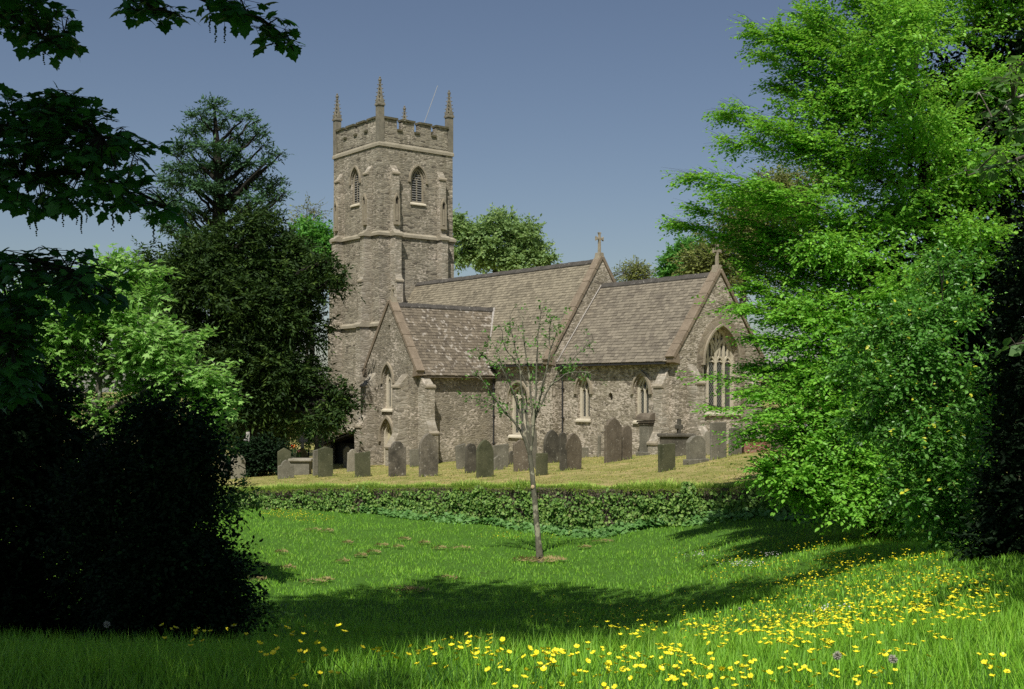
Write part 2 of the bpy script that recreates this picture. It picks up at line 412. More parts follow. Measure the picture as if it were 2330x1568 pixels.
def ring(bm, x0, x1, y0, y1, z0, z1, k=0.0):
    """weathered band round the tower: sloping top"""
    lo = [(x0, y0, z0), (x1, y0, z0), (x1, y1, z0), (x0, y1, z0)]; md = [(a, b, z0 + (z1 - z0) * .55) for a, b, c in lo]
    hi = [(a + (k if i in (0, 3) else -k), b + (k if i in (0, 1) else -k), z1) for i, (a, b, c) in enumerate(lo)]
    R = [[bm.verts.new(p) for p in r] for r in (lo, md, hi)]
    for r, q in zip(R[:-1], R[1:]):
        for i in range(4): bm.faces.new((r[i], r[(i + 1) % 4], q[(i + 1) % 4], q[i]))
    bm.faces.new(R[0][::-1]); bm.faces.new(R[-1])
bm = bmesh.new()
for fr, L in ((fE(T1, -TH), 2 * TH), (fS(T0, -TH), T1 - T0), (fN(T1, TH), T1 - T0), (fW(T0, TH), 2 * TH)):
    for a in (0.80, L - 0.80 - 0.5): bpos.append((fr, a, a + 0.5))
ring(bm, T0 - .18, T1 + .18, -TH - .18, TH + .18, 14.42, 14.72, .16)
cs(bm, 0); bm = bmesh.new()
ring(bm, T0 - .28, T1 + .28, -TH - .28, TH + .28, 8.62, 8.92, .18)
cs(bm, 1); bm = bmesh.new()
ring(bm, T0 - .40, T1 + .40, -TH - .40, TH + .40, 1.75, 2.15, .22)
cs(bm, 2)
# collars carrying the strings round the buttresses
bm = bmesh.new()
ring(bm, T0 - .07, T1 + .07, -TH - .07, TH + .07, 20.12, 20.42, .06)
cpart('parapet_band', bm, S_string, tower)
for fr, a, b in bpos:
    bm = bmesh.new()
    prof = [(0, -.5), (1.12, -.5), (1.12, 1.9), (.92, 2.2), (.92, 8.7), (.80, 9.1), (.80, 11.55), (.62, 11.95), (.62, 14.5), (.38, 14.85), (.38, 18.45), (0, 19.0)]
    prism(bm, [fr(a, z, p) for p, z in prof], fr.u * (b - a))
    o = cpart('buttress', bm, S_quoin, tower, 0.012)
    for z, p in ((11.55, .80), (18.45, .38)):
        bm = bmesh.new()
        prism(bm, [fr(a - .04, z - .1, p - .1), fr(a - .04, z - .1, p + .06), fr(a - .04, z - .01, p + .07), fr(a - .04, z + .1, p - .04)], fr.u * (b - a + .08))
        cpart('drip_stone', bm, S_ash, tower)
# statue niches on the buttress faces
for fr, a, b in bpos[:4]:
    m = (a + b) / 2
    bm = bmesh.new()
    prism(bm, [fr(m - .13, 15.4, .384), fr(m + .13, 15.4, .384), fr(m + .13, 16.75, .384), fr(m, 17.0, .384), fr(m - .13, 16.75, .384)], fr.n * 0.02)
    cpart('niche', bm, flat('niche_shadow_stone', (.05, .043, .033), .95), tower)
    bm = bmesh.new()
    ribbon(bm, fr, [(m - .17, 15.3), (m - .17, 16.75), (m, 17.08), (m + .17, 16.75), (m + .17, 15.3)], .09, .50, .38)
    prism(bm, [fr(m - .21, 15.12, .38), fr(m + .21, 15.12, .38), fr(m + .21, 15.32, .38), fr(m - .21, 15.32, .38)], fr.n * .16)
    for kk, wd in ((0, .09), (.35, .08), (.7, .07)): prism(bm, [fr(m - wd, 15.4 + kk, .40), fr(m + wd, 15.4 + kk, .40), fr(m + wd * .85, 15.75 + kk, .40), fr(m - wd * .85, 15.75 + kk, .40)], fr.n * .07)
    cpart('niche_frame', bm, S_ash, tower)
# parapet: wall, merlons, caps
bm = bmesh.new()
for fr, L in ((fE(T1, -TH), 2 * TH), (fS(T0, -TH), T1 - T0), (fN(T1, TH), T1 - T0), (fW(T0, TH), 2 * TH)):
    fb = lambda B, a, b, z0, z1, d0, d1: prism(B, [fr(a, z0, d0), fr(b, z0, d0), fr(b, z1, d0), fr(a, z1, d0)], fr.n * (d1 - d0))
    fb(bm, 0.402, L - 0.402, 20.35, 21.22, 0.0, -0.4)
    x0, x1, cw = 0.42, L - 0.42, 0.40
    mw_ = (x1 - x0 - 3 * cw) / 4
    for k in range(4):
        a = x0 + k * (mw_ + cw)
        fb(bm, a, a + mw_, 21.22, 21.90, -0.003, -0.397)
        cap = bmesh.new(); fb(cap, a - .05, a + mw_ + .05, 21.90, 22.03, 0.09, -0.47); cpart('merlon_cap', cap, S_moss, tower)
        if k < 3: cap = bmesh.new(); fb(cap, a + mw_ + .003, a + mw_ + cw - .003, 21.222, 21.34, 0.09, -0.45); cpart('crenel_sill', cap, S_moss, tower)
cpart('parapet', bm, S_tower, tower)
# pinnacles
def pinnacle_bm():
    bm = bmesh.new(); h = .20
    box(bm, -h, h, -h, h, 20.3, 22.75)
    ring(bm, -h - .05, h + .05, -h - .05, h + .05, 22.7, 22.9, .05)
    for sx, sy in ((1, 0), (-1, 0), (0, 1), (0, -1)):     # little gables
        px_, py_ = (-sy, sx)
        c = Vector((sx * (h + .03), sy * (h + .03), 0)); t = Vector((px_, py_, 0))
        prism(bm, [c - t * h + Vector((0, 0, 22.88)), c + t * h + Vector((0, 0, 22.88)), c + Vector((0, 0, 23.3))], Vector((-sx, -sy, 0)) * .1)
    z0, z1 = 22.9, 24.25
    lo = [bm.verts.new((a * .175, b * .175, z0)) for a, b in ((-1, -1), (1, -1), (1, 1), (-1, 1))]; hi = [bm.verts.new((a * .035, b * .035, z1)) for a, b in ((-1, -1), (1, -1), (1, 1), (-1, 1))]
    for i in range(4): bm.faces.new((lo[i], lo[(i + 1) % 4], hi[(i + 1) % 4], hi[i]))
    bm.faces.new(hi)
    for k in range(5):
        t = (k + .6) / 5.4; r = .175 * (1 - t) + .035 * t
        for a, b in ((-1, -1), (1, -1), (1, 1), (-1, 1)):
            c = Vector((a * (r + .04), b * (r + .04), z0 + (z1 - z0) * t))
            bmesh.ops.create_icosphere(bm, subdivisions=1, radius=.055, matrix=Matrix.Translation(c) @ Matrix.Diagonal((1, 1, .8, 1)))
    for z, r in ((24.2, .10), (24.34, .13), (24.5, .07)):
        bmesh.ops.create_icosphere(bm, subdivisions=1, radius=r, matrix=Matrix.Translation((0, 0, z)))
    return bm
p0 = from_bm('pinnacle', pinnacle_bm(), S_pin, tower, loc=(T1 - .17, -TH + .17, 0))
for x, y in ((T0 + .17, -TH + .17), (T1 - .17, TH - .17), (T0 + .17, TH - .17)):
    o = p0.copy(); COL.objects.link(o); o.parent = tower; o.location = (x, y, 0)
# belfry windows
def window(fr, cx, w, z0, zs, za, lights=2, depth=.26, bar=.09, m=None, parent=None, hood=True, sill=True, glass=True, louvre=False, name='window', big=False):
    bm = bmesh.new()
    ribbon(bm, fr, arch(cx, w - .12, z0 + .03, zs, za - .06), .16, -depth + .09, -depth - .06, closed=True)
    iw = w - .2; lw = iw / lights
    for k in range(1, lights):
        x = cx - iw / 2 + k * lw
        top = archz(x, cx, iw, zs, za - .1) if not big else archz(x, cx, iw, zs, za - .1)
        ribbon(bm, fr, [(x, z0), (x, (zs - .05) if (lights == 2) else top)], bar, -depth + .07, -depth - .05)
    for k in range(lights):
        c = cx - iw / 2 + (k + .5) * lw
        ribbon(bm, fr, arcpts(c, lw - .03, zs - .12, zs - .12 + lw * .75, 5), bar * .75, -depth + .06, -depth - .05)
        for s_ in (-1, 1):    # cusps
            ribbon(bm, fr, [(c + s_ * lw * .42, zs - .02 + lw * .1), (c + s_ * lw * .12, zs + .0 + lw * .16)], bar * .6, -depth + .045, -depth - .04)
    if lights == 2:
        ht = za - zs
        ribbon(bm, fr, [(cx, zs - .1), (cx - w * .17, zs + ht * .36), (cx, zs + ht * .78), (cx + w * .17, zs + ht * .36), (cx, zs - .1)], bar * .7, -depth + .055, -depth - .05)
    if big:
        for c in (cx - iw / 4, cx + iw / 4):
            ribbon(bm, fr, arcpts(c, iw / 2, zs + .05, zs + 1.15, 8), bar * .95, -depth + .065, -depth - .05)
        for k in range(lights):
            c = cx - iw / 2 + (k + .5) * lw
            tz = archz(c, cx, iw, zs, za - .12)
            ribbon(bm, fr, [(c, zs + lw * .55), (c, tz)], bar * .75, -depth + .06, -depth - .05)
        ribbon(bm, fr, [(cx, zs + .75), (cx - .28, zs + 1.15), (cx, za - .25), (cx + .28, zs + 1.15), (cx, zs + .75)], bar * .8, -depth + .06, -depth - .05)
    wob = cpart(name, bm, m or S_yel, parent)
    if glass:
        bm = bmesh.new(); panel(bm, fr, arch(cx, w - .06, z0 + .02, zs, za - .03), d=-depth - .03)
        cpart('pane', bm, S_glass, parent or wob) if parent else cpart('pane', bm, S_glass, wob)
    if louvre:
        bm = bmesh.new()
        z = z0 + .08
        while z < zs + .35:
            hw = w / 2 - .12 if z < zs else max(.1, w / 2 * (1 - (z - zs) / (za - zs)) - .08)
            prism(bm, [fr(cx - hw, z, -.12), fr(cx - hw, z + .035, -.12), fr(cx - hw, z + .215, -.34), fr(cx - hw, z + .18, -.34)], fr.u * (2 * hw)); z += .155
        cpart('louvre', bm, S_louv, parent or wob)
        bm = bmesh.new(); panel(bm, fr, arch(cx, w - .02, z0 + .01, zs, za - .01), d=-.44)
        cpart('bell_chamber_shade', bm, flat('unlit_chamber', (.012, .012, .011), 1), parent or wob)  # near-black sheet: darkness of the open bell chamber put into its colour
    if hood:
        bm = bmesh.new(); ap = arcpts(cx, w + .26, zs - .02, za + .17, 8)
        ribbon(bm, fr, [(ap[0][0] - .10, ap[0][1] - .12), (ap[0][0], ap[0][1] - .12)] + ap + [(ap[-1][0], ap[-1][1] - .12), (ap[-1][0] + .10, ap[-1][1] - .12)], .11, .10, -.02)
        cpart('hood_mould', bm, S_ash, parent or wob)
    if sill:
        bm = bmesh.new(); a0, a1 = cx - w / 2 - .08, cx + w / 2 + .08
        prism(bm, [fr(a0, z0 - .16, -.01), fr(a0, z0 - .16, .10), fr(a0, z0 - .09, .10), fr(a0, z0 + .01, -.01)], fr.u * (a1 - a0))
        cpart('sill', bm, S_yel, parent or wob)
    return wob
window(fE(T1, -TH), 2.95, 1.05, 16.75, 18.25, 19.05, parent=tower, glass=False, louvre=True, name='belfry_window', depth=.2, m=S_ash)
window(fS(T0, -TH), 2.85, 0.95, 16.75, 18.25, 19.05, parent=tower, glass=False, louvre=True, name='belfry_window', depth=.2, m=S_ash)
bm = bmesh.new()
prism(bm, [(-2.2 + .02 * math.cos(a), 1.2 + .02 * math.sin(a), 20.5) for a in np.linspace(0, 2 * math.pi, 7)[:-1]], (.35, 1.75, 4.75))
cpart('flagpole', bm, flat('white_pole_paint', (.34, .34, .33), .5), tower)

# --- walls of nave, chancel, transept
bm = bmesh.new()
nw = arch(14.75, 1.5, 2.15, 4.1, 4.85)
panel(bm, fS(0, -3.35), rect(.13, 17.2, -.5, 6.35), [nw], .45)
panel(bm, fN(17.2, 3.35), rect(0, 17.07, -.5, 6.35))
prism(bm, [(17.2, -3.48, -.5), (17.2, 3.48, -.5), (17.2, 3.48, 6.15), (17.2, 0, 11.53), (17.2, -3.48, 6.15)], (.46, 0, 0))
cpart('nave_wall', bm, S_wall)
window(fS(0, -3.35), 14.75, 1.5, 2.15, 4.1, 4.85, 3)
bm = bmesh.new()
cw1, cw2 = arch(19.36, .92, 3.1, 4.55, 5.25), arch(23.5, .92, 3.1, 4.55, 5.25)
qf = [(21.33 + .17 * math.cos(t), 4.2 + (.24 if math.sin(t) > 0 else .2) * math.sin(t)) for t in np.linspace(0, 2 * math.pi, 9)[:-1]]
panel(bm, fS(0, -2.85), rect(17.66, 25.9, -.5, 6.3), [cw1, cw2, qf], .42)
panel(bm, fN(25.9, 2.85), rect(0, 8.24, -.5, 6.3))
ew = arch(2.95, 2.5, 3.5, 5.85, 7.65, 12)
panel(bm, fE(25.9, -2.85), [(0, -.5), (5.7, -.5), (5.7, 6.28), (2.85, 10.08), (0, 6.28)], [ew], .6)
prism(bm, [(25.0, -2.85, 6.1), (25.0, 2.85, 6.1), (25.0, 0, 10.0)], (.3, 0, 0))
chw = cpart('chancel_wall', bm, S_wall)
bm = bmesh.new(); panel(bm, fS(0, -2.85), qf, d=-.3); cpart('niche_back', bm, S_ash, chw)
for fr, c in ((fS(0, -2.85), 19.36), (fS(0, -2.85), 23.5)): window(fr, c, .92, 3.1, 4.55, 5.25, 2)
ewin = window(fE(25.9, -2.85), 2.95, 2.5, 3.5, 5.85, 7.65, 4, depth=.42, bar=.12, big=True, hood=False)
bm = bmesh.new()
ap = arcpts(2.95, 2.5 + .50, 5.85, 7.65 + .3, 12)
ribbon(bm, fE(25.9, -2.85), ap, .44, .02, -.02)
ribbon(bm, fE(25.9, -2.85), [(ap[0][0] - .02, 3.5), (ap[0][0] - .02, 5.84)], .34, .018, -.02); ribbon(bm, fE(25.9, -2.85), [(ap[-1][0] + .02, 3.5), (ap[-1][0] + .02, 5.84)], .34, .018, -.02)
cpart('voussoir', bm, rubble('voussoir_stone', [(.19, .16, .12), (.30, .25, .18), (.24, .20, .15), (.33, .28, .21)], (2.5, 2.5, 3.2), mw=.05), ewin)
bm = bmesh.new(); ap2 = arcpts(2.95, 2.5 + .06, 5.85, 7.65 + .03, 12)
ribbon(bm, fE(25.9, -2.85), [(ap2[0][0] - .16, 5.78), (ap2[0][0], 5.78)] + ap2 + [(ap2[-1][0], 5.78), (ap2[-1][0] + .16, 5.78)], .09, .10, .0)
cpart('hood_mould', bm, S_ash, ewin)
bm = bmesh.new()
TX = 10.19
gw = arch(2.16, .88, 3.55, 5.1, 5.85); gd = arch(2.16, 1.15, .3, 2.05, 2.95); gs = [(2.2, 7.55), (2.42, 7.55), (2.36, 8.05), (2.2, 8.05)]
fT = fS(TX - 2.3, -8.6)
panel(bm, fT, [(0, -.5), (4.6, -.5), (4.6, 5.9), (2.3, 9.16), (0, 5.9)], [gw, gd, gs], .5)
panel(bm, fE(TX + 2.3, -8.6), rect(0, 5.3, -.5, 5.88)); panel(bm, fW(TX - 2.3, -3.3), rect(0, 5.3, -.5, 5.88))
prism(bm, [(TX - 2.2, -8.09, 5.6), (TX + 2.2, -8.09, 5.6), (TX, -8.09, 8.9)], (0, .2, 0))
trw = cpart('transept_wall', bm, S_tran)
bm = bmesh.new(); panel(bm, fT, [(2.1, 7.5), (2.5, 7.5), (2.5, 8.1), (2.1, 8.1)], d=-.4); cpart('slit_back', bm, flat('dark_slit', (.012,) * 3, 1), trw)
window(fT, 2.16, .88, 3.55, 5.1, 5.85, 2, depth=.28)
bm = bmesh.new()
panel(bm, fT, arch(2.16, 1.2, .25, 2.05, 2.98), d=-.36)
for k in range(7):
    x = 2.16 - .52 + k * .15
    ribbon(bm, fT, [(x + .07, .3), (x + .07, archz(x + .07, 2.16, 1.1, 2.05, 2.9))], .135, -.31, -.36)
dr = cpart('door', bm, S_plank)
bm = bmesh.new()
ap = arcpts(2.16, 1.15 + .26, 2.03, 3.12, 8)
ribbon(bm, fT, [(ap[0][0] - .12, 1.85), (ap[0][0], 1.85)] + ap + [(ap[-1][0], 1.85), (ap[-1][0] + .12, 1.85)], .13, .13, -.02)
cpart('hood_mould', bm, S_ash, dr)
bm = bmesh.new(); ribbon(bm, fT, arch(2.16, 1.03, .3, 2.05, 2.88), .12, -.12, -.30); cpart('door_frame', bm, S_yel, dr)
bm = bmesh.new(); prism(bm, [fT(1.4, .2, 0), fT(2.95, .2, 0), fT(2.95, .42, 0), fT(1.4, .42, 0)], fT.n * .45); cpart('doorstep', bm, S_ash, dr)

# --- stepped buttresses of chancel and transept
def stepped(fr, a, b, prof, parent, m=S_quoin):
    bm = bmesh.new(); prism(bm, [fr(a, z, p) for p, z in prof], fr.u * (b - a)); o = cpart('buttress', bm, m, parent, .012)
    for (p0_, z0_), (p1_, z1_) in zip(prof[1:-1], prof[2:]):
        if p1_ < p0_ - .05 and z1_ > z0_:
            t = Vector((p1_ - p0_, z1_ - z0_)).normalized(); nrm = Vector((-t.y, t.x)) * -1
            if nrm.x < 0: nrm = -nrm
            q = [(p0_ - .1, z0_ - .09), (p0_ + .05, z0_ - .09), (p0_ + .06, z0_ - .01), (p0_ - .04, z0_ + .06 * nrm.y + .05)]
            bm = bmesh.new(); prism(bm, [fr(a - .035, z, p) for p, z in q], fr.u * (b - a + .07)); cpart('drip_stone', bm, S_ash, parent)
pf = [(0, -.5), (1.05, -.5), (1.05, 1.55), (.62, 2.2), (.62, 4.75), (0, 5.5)]
f = fS(0, -2.85); stepped(f, 24.75, 25.3, [(0, -.5), (.85, -.5), (.85, 2.1), (.5, 2.7), (.5, 4.75), (0, 5.6)], chw)
f = fE(25.9, -2.85); stepped(f, .55, 1.1, [(0, -.5), (1.1, -.5), (1.1, 2.25), (.62, 2.95), (.62, 4.9), (0, 5.75)], chw); stepped(f, 4.6, 5.15, pf, chw)
f = fE(TX + 2.3, -8.6); stepped(f, .3, .85, [(0, -.5), (1.1, -.5), (1.1, 2.35), (.78, 3.0), (.78, 4.75), (0, 5.45)], trw)
f = fT; stepped(f, 3.55, 4.15, [(0, -.5), (1.05, -.5), (1.05, 1.6), (.6, 2.3), (.6, 4.75), (0, 5.4)], trw); stepped(f, .35, .95, [(0, -.5), (1.0, -.5), (1.0, 2.6), (.6, 3.2), (.6, 4.8), (0, 5.5)], trw)
f = fW(TX - 2.3, -3.3); stepped(f, 4.4, 5.0, [(0, -.5), (1.0, -.5), (1.0, 2.6), (.7, 3.2), (.7, 4.75), (0, 5.5)], trw)

# --- roofs: real slates in courses
def slates(o, u, v, L, H, cw=.26, ch=.185, thick=.02):
    o, u, v = np.array(o, float), np.array(u, float), np.array(v, float); n = np.cross(u, v); n /= np.linalg.norm(n)
    Vs, vr = [], []
    rows = int(H / ch)
    ch = H / rows
    for r in range(rows):
        off = (-cw * .5 if r % 2 else 0) + rng.uniform(-.03, .03)
        a = off
        while a < L:
            wd = cw * rng.uniform(.82, 1.18)
            a0, a1 = max(0, a) + .004, min(L, a + wd) - .004
            a += wd
            if a1 - a0 < .03: continue
            b0, b1 = r * ch + rng.uniform(-.012, .012), (r + 1) * ch + .04
            t0 = thick + rng.uniform(0, .014)
            q = [(a0, b0, t0), (a1, b0, t0 + rng.uniform(-.005, .005)), (a1, b1, .003), (a0, b1, .003), (a0, b0, -.02), (a1, b0, -.02)]
            Vs.append([o + u * x + v * y + n * z for x, y, z in q]); vr.append(rng.random())
    Vs = np.array(Vs); k = len(Vs)
    base = (np.arange(k) * 6)[:, None]
    Fq = np.concatenate([base + np.array([[0, 1, 2, 3]]), base + np.array([[4, 5, 1, 0]])])
    return Vs.reshape(-1, 3), Fq, np.repeat(vr, 6)
def roof(name, m, axis, x0, x1, ye, ze, zr, yc=0.0, sides=(1, -1), core=(0, 0), over=0.0):
    """pitched roof along axis 'x' or 'y'"""
    H = math.hypot(ye, zr - ze); allV, allF, allv, k = [], [], [], 0
    for s_ in sides:
        if axis == 'x':
            if s_ > 0: o, u = (x0, -ye, ze), (1, 0, 0); v = (0, ye / H, (zr - ze) / H)
            else: o, u = (x1, ye, ze), (-1, 0, 0); v = (0, -ye / H, (zr - ze) / H)
        else:
            if s_ > 0: o, u = (yc + ye, x0, ze), (0, 1, 0); v = (-ye / H, 0, (zr - ze) / H)
            else: o, u = (yc - ye, x1, ze), (0, -1, 0); v = (ye / H, 0, (zr - ze) / H)
        V_, F_, vr = slates(o, u, v, x1 - x0, H)
        allV.append(V_); allF.append(F_ + k); allv.append(vr); k += len(V_)
    me = mesh_np(name, np.concatenate(allV), np.concatenate(allF), np.concatenate(allv))
    ro = link(name, me, m, church, loc=(0, 0, -CZ))
    bm = bmesh.new(); c0, c1 = core
    if axis == 'x': prism(bm, [(c0, -ye + .03, ze - .04), (c0, -ye + .03, ze - .12), (c0, ye - .03, ze - .12), (c0, ye - .03, ze - .04), (c0, 0, zr - .06)], (c1 - c0, 0, 0))
    else: prism(bm, [(yc - ye + .03, c0, ze - .04), (yc - ye + .03, c0, ze - .12), (yc + ye - .03, c0, ze - .12), (yc + ye - .03, c0, ze - .04), (yc, c0, zr - .06)], (0, c1 - c0, 0))
    cpart('soffit', bm, S_soffit, ro)
    bm = bmesh.new(); a = x0
    while a < x1 - .05:
        b = min(x1, a + .45); j = random.uniform(-.012, .012)
        for sg in (-1, 1):
            if axis == 'x': prism(bm, [(a + .006, 0, zr + .09 + j), (a + .006, sg * .17, zr - .12 + j), (a + .006, sg * .17, zr - .17 + j), (a + .006, 0, zr + .03 + j)], (b - a - .012, 0, 0))
            else: prism(bm, [(yc, a + .006, zr + .09 + j), (yc + sg * .17, a + .006, zr - .12 + j), (yc + sg * .17, a + .006, zr - .17 + j), (yc, a + .006, zr + .03 + j)], (0, b - a - .012, 0))
        a = b
    cpart('ridge_tile', bm, S_ridge, ro)
    return ro
r_n = roof('nave_roof', S_slate_n, 'x', .06, 17.25, 3.74, 5.93, 11.48, core=(.1, 17.15))
r_c = roof('chancel_roof', S_slate_c, 'x', 17.66, 25.5, 3.23, 5.88, 10.13, core=(17.68, 25.4))
r_t = roof('transept_roof', S_slate_t, 'y', -8.25, -1.3, 2.70, 5.33, 9.2, TX, core=(-8.15, -1.7))
# gable copings
def coping(fr, c, hw, ze, zr, w0, w1, parent, kneel=.32):
    """rake stones from eave to apex in the plane fr, reaching w0 in front and w1 behind it"""
    bm = bmesh.new()
    for s_ in (-1, 1):
        p0_, p1_ = Vector((c + s_ * hw, ze)), Vector((c, zr)); L = (p1_ - p0_).length; k = max(4, int(L / .75))
        t = (p1_ - p0_) / L; nn = Vector((-t.y, t.x)); nn = nn if nn.y > 0 else -nn
        for i in range(k):
            a, b = p0_ + t * (L * i / k + .006), p0_ + t * (L * (i + 1) / k - .006)
            j = random.uniform(-.012, .012)
            q = [a - nn * .06, b - nn * .06, b + nn * (.12 + j), a + nn * (.12 + j)]
            prism(bm, [fr(v.x, v.y, w0) for v in q], fr.n * -(w0 + w1))
        q = [(c + s_ * (hw - .42), ze - .28), (c + s_ * (hw + .0), ze - .20), (c + s_ * (hw + .02), ze + .02), (c + s_ * (hw - .3), ze + .3)]
        prism(bm, [fr(a, z, w0 - .02) for a, z in q], fr.n * -(w0 + w1 - .04))
    return cpart('coping', bm, S_cop, parent, .012)
coping(fE(17.66, 0), 0, 3.72, 6.07, 11.63, .06, .46, r_n)
coping(fE(25.9, -2.85), 2.85, 3.2, 6.02, 10.27, .07, .48, r_c)
coping(fT, 2.3, 2.68, 5.5, 9.34, .06, .44, r_t)
def gable_cross(fr, c, z, h, parent, m=S_ash):
    bm = bmesh.new()
    pr = lambda pts, d: prism(bm, [fr(c + a, z + b, d / 2) for a, b in pts], fr.n * -d)
    pr([(-.22, -.2), (.22, -.2), (.14, .16), (-.14, .16)], .36)
    pr([(-.075, .14), (.075, .14), (.055, h * .62), (-.055, h * .62)], .13)
    pr([(-.06, h * .60), (.06, h * .60), (.05, h * .9), (.10, h * 1.0), (-.10, h * 1.0), (-.05, h * .9)], .12)
    for s_ in (-1, 1): pr([(s_ * .04, h * .68), (s_ * .2, h * .68), (s_ * .27, h * .63), (s_ * .27, h * .83), (s_ * .2, h * .78), (s_ * .04, h * .78)], .115)
    cpart('gable_cross', bm, m, parent, .01)
gable_cross(fE(17.45, 0), 0, 11.72, 1.25, r_n); gable_cross(fE(25.7, -2.85), 2.85, 10.36, 1.15, r_c)
gable_cross(Fr((TX - 2.3, -8.4, 0), (1, 0, 0)), 2.3, 9.4, .8, r_t)
# lead valleys and the abutment flashing on the nave gable
bm = bmesh.new()
def strip(bm, a, b, w0, up):
    a, b = Vector(a), Vector(b); t = (b - a).normalized(); sd_ = t.cross(Vector(up)).normalized() * w0; n_ = Vector(up).normalized() * .02
    prism(bm, [a - sd_, a + sd_, b + sd_, b - sd_], n_)
zj = lambda y: 11.48 - 1.485 * y
for sg in (1, -1):
    strip(bm, (TX + sg * .05, -1.50, 9.28), (TX + sg * 2.50, -3.72, 5.78), .11, (sg * .55, -.55, .62))
cpart('valley', bm, S_lead, r_t)
bm = bmesh.new()
strip(bm, (17.70, -3.2, 5.99), (17.70, -.1, 10.12), .028, (.3, -.79, .6))
cpart('flashing', bm, S_lead, r_c)
# rain pipes
for x, y, z1 in ((12.68, -3.46, 5.9), (17.86, -2.97, 5.85)):
    bm = bmesh.new()
    prism(bm, [(x + .042 * math.cos(t), y + .042 * math.sin(t), .3) for t in np.linspace(0, 2 * math.pi, 9)[:-1]], (0, 0, z1 - .3))
    for z in (1.6, 3.1, 4.6): box(bm, x - .06, x + .06, y - .055, y + .09, z, z + .06)
    box(bm, x - .12, x + .12, y - .1, y + .1, z1 - .25, z1)
    cpart('drainpipe', bm, S_iron)
bm = bmesh.new()
box(bm, 12.8, 17.1, -3.77, -3.68, 5.80, 5.87); box(bm, 17.7, 25.4, -3.26, -3.17, 5.75, 5.82)
cpart('gutter', bm, S_iron)

# --- lean-to shed west of the transept
sh = empty('lean_to_shed', (-6.2, 75.8, CZ), math.radians(-51.5))
tag(sh, 'low lean-to shed with dark slate roof beside the transept wall', 'shed')
bm = bmesh.new()
for x0_, x1_, y0_, y1_ in ((2.6, 2.85, -8.3, -3.6), (2.85, 7.7, -4.0, -3.6), (2.85, 3.4, -8.3, -8.05), (6.9, 7.7, -8.3, -8.05)): box(bm, x0_, x1_, y0_, y1_, -.5, 1.45)
from_bm('wall', bm, S_tran, sh, loc=(0, 0, -CZ))
V_, F_, vr = slates((2.4, -3.6, 1.4), (0, -1, 0), np.array((5.4, 0, 1.15)) / math.hypot(5.4, 1.15), 5.0, math.hypot(5.4, 1.15))
ro = link('roof', mesh_np('roof', V_, F_, vr), S_slate_d, sh, loc=(0, 0, -CZ))
bm = bmesh.new(); prism(bm, [(2.42, -8.55, 1.36), (7.75, -8.55, 2.49), (7.75, -8.55, 2.40), (2.42, -8.55, 1.27)], (0, 4.9, 0)); from_bm('rafter', bm, S_soffit, sh, loc=(0, 0, -CZ))
bm = bmesh.new(); box(bm, 3.4, 6.9, -7.95, -7.9, -.4, 1.5); from_bm('door', bm, flat('shed_opening_shade', (.012, .012, .012), .7), sh, loc=(0, 0, -CZ))  # black panel standing in for the unlit shed opening, no real door

# ------------------------------------------------------------------ gravestones
def stone_outline(kind, w, h):
    hw = w / 2
    semi = lambda r, zc, n=10: [(r * math.cos(t), zc + r * math.sin(t)) for t in np.linspace(0, math.pi, n + 1)]
    if kind == 'rect': top = [(hw, h), (-hw, h)]
    elif kind == 'slant': top = [(hw, h), (-hw, h * .93)]
    elif kind == 'round': top = semi(hw, h - hw)
    elif kind == 'seg':
        s = w * .28; R = (hw * hw + s * s) / (2 * s); a = math.asin(hw / R)
        top = [(R * math.sin(t), h - R + R * math.cos(t)) for t in np.linspace(a, -a, 9)]
    elif kind == 'gothic':
        s = w * .72; top = [p for p in arcpts(0, w, h - s, h, 7)][::-1]
    elif kind == 'lowgothic':
        s = w * .58; top = [p for p in arcpts(0, w, h - s, h, 7)][::-1]
    elif kind == 'peak': top = [(hw, h - w * .3), (hw * .94, h - w * .26), (0, h), (-hw * .94, h - w * .26), (-hw, h - w * .3)]
    elif kind == 'lowpeak': top = [(hw, h - w * .16), (.0, h), (-hw, h - w * .16)]
    elif kind == 'shoulder':
        r = hw * .74; zc = h - r
        top = [(hw, zc - .02), (hw * .98, zc + .05), (hw * .80, zc + .06)] + semi(r, zc, 10) + [(-hw * .80, zc + .06), (-hw * .98, zc + .05), (-hw, zc - .02)]
    elif kind == 'shoulderpeak':
        top = [(hw, h * .80), (hw * .97, h * .83), (hw * .80, h * .83), (hw * .74, h * .87), (hw * .5, h * .93), (hw * .2, h * .965), (0, h), (-hw * .2, h * .965), (-hw * .5, h * .93), (-hw * .74, h * .87), (-hw * .80, h * .83), (-hw * .97, h * .83), (-hw, h * .80)]
    elif kind == 'scroll':
        top = [(hw, h * .62), (hw * .9, h * .70), (hw * .62, h * .72), (hw * .55, h * .80), (hw * .34, h * .92), (0, h), (-hw * .34, h * .92), (-hw * .55, h * .80), (-hw * .62, h * .72), (-hw * .9, h * .70), (-hw, h * .62)]
    foot = hw
    return [(-foot, -.35), (foot, -.35)] + top
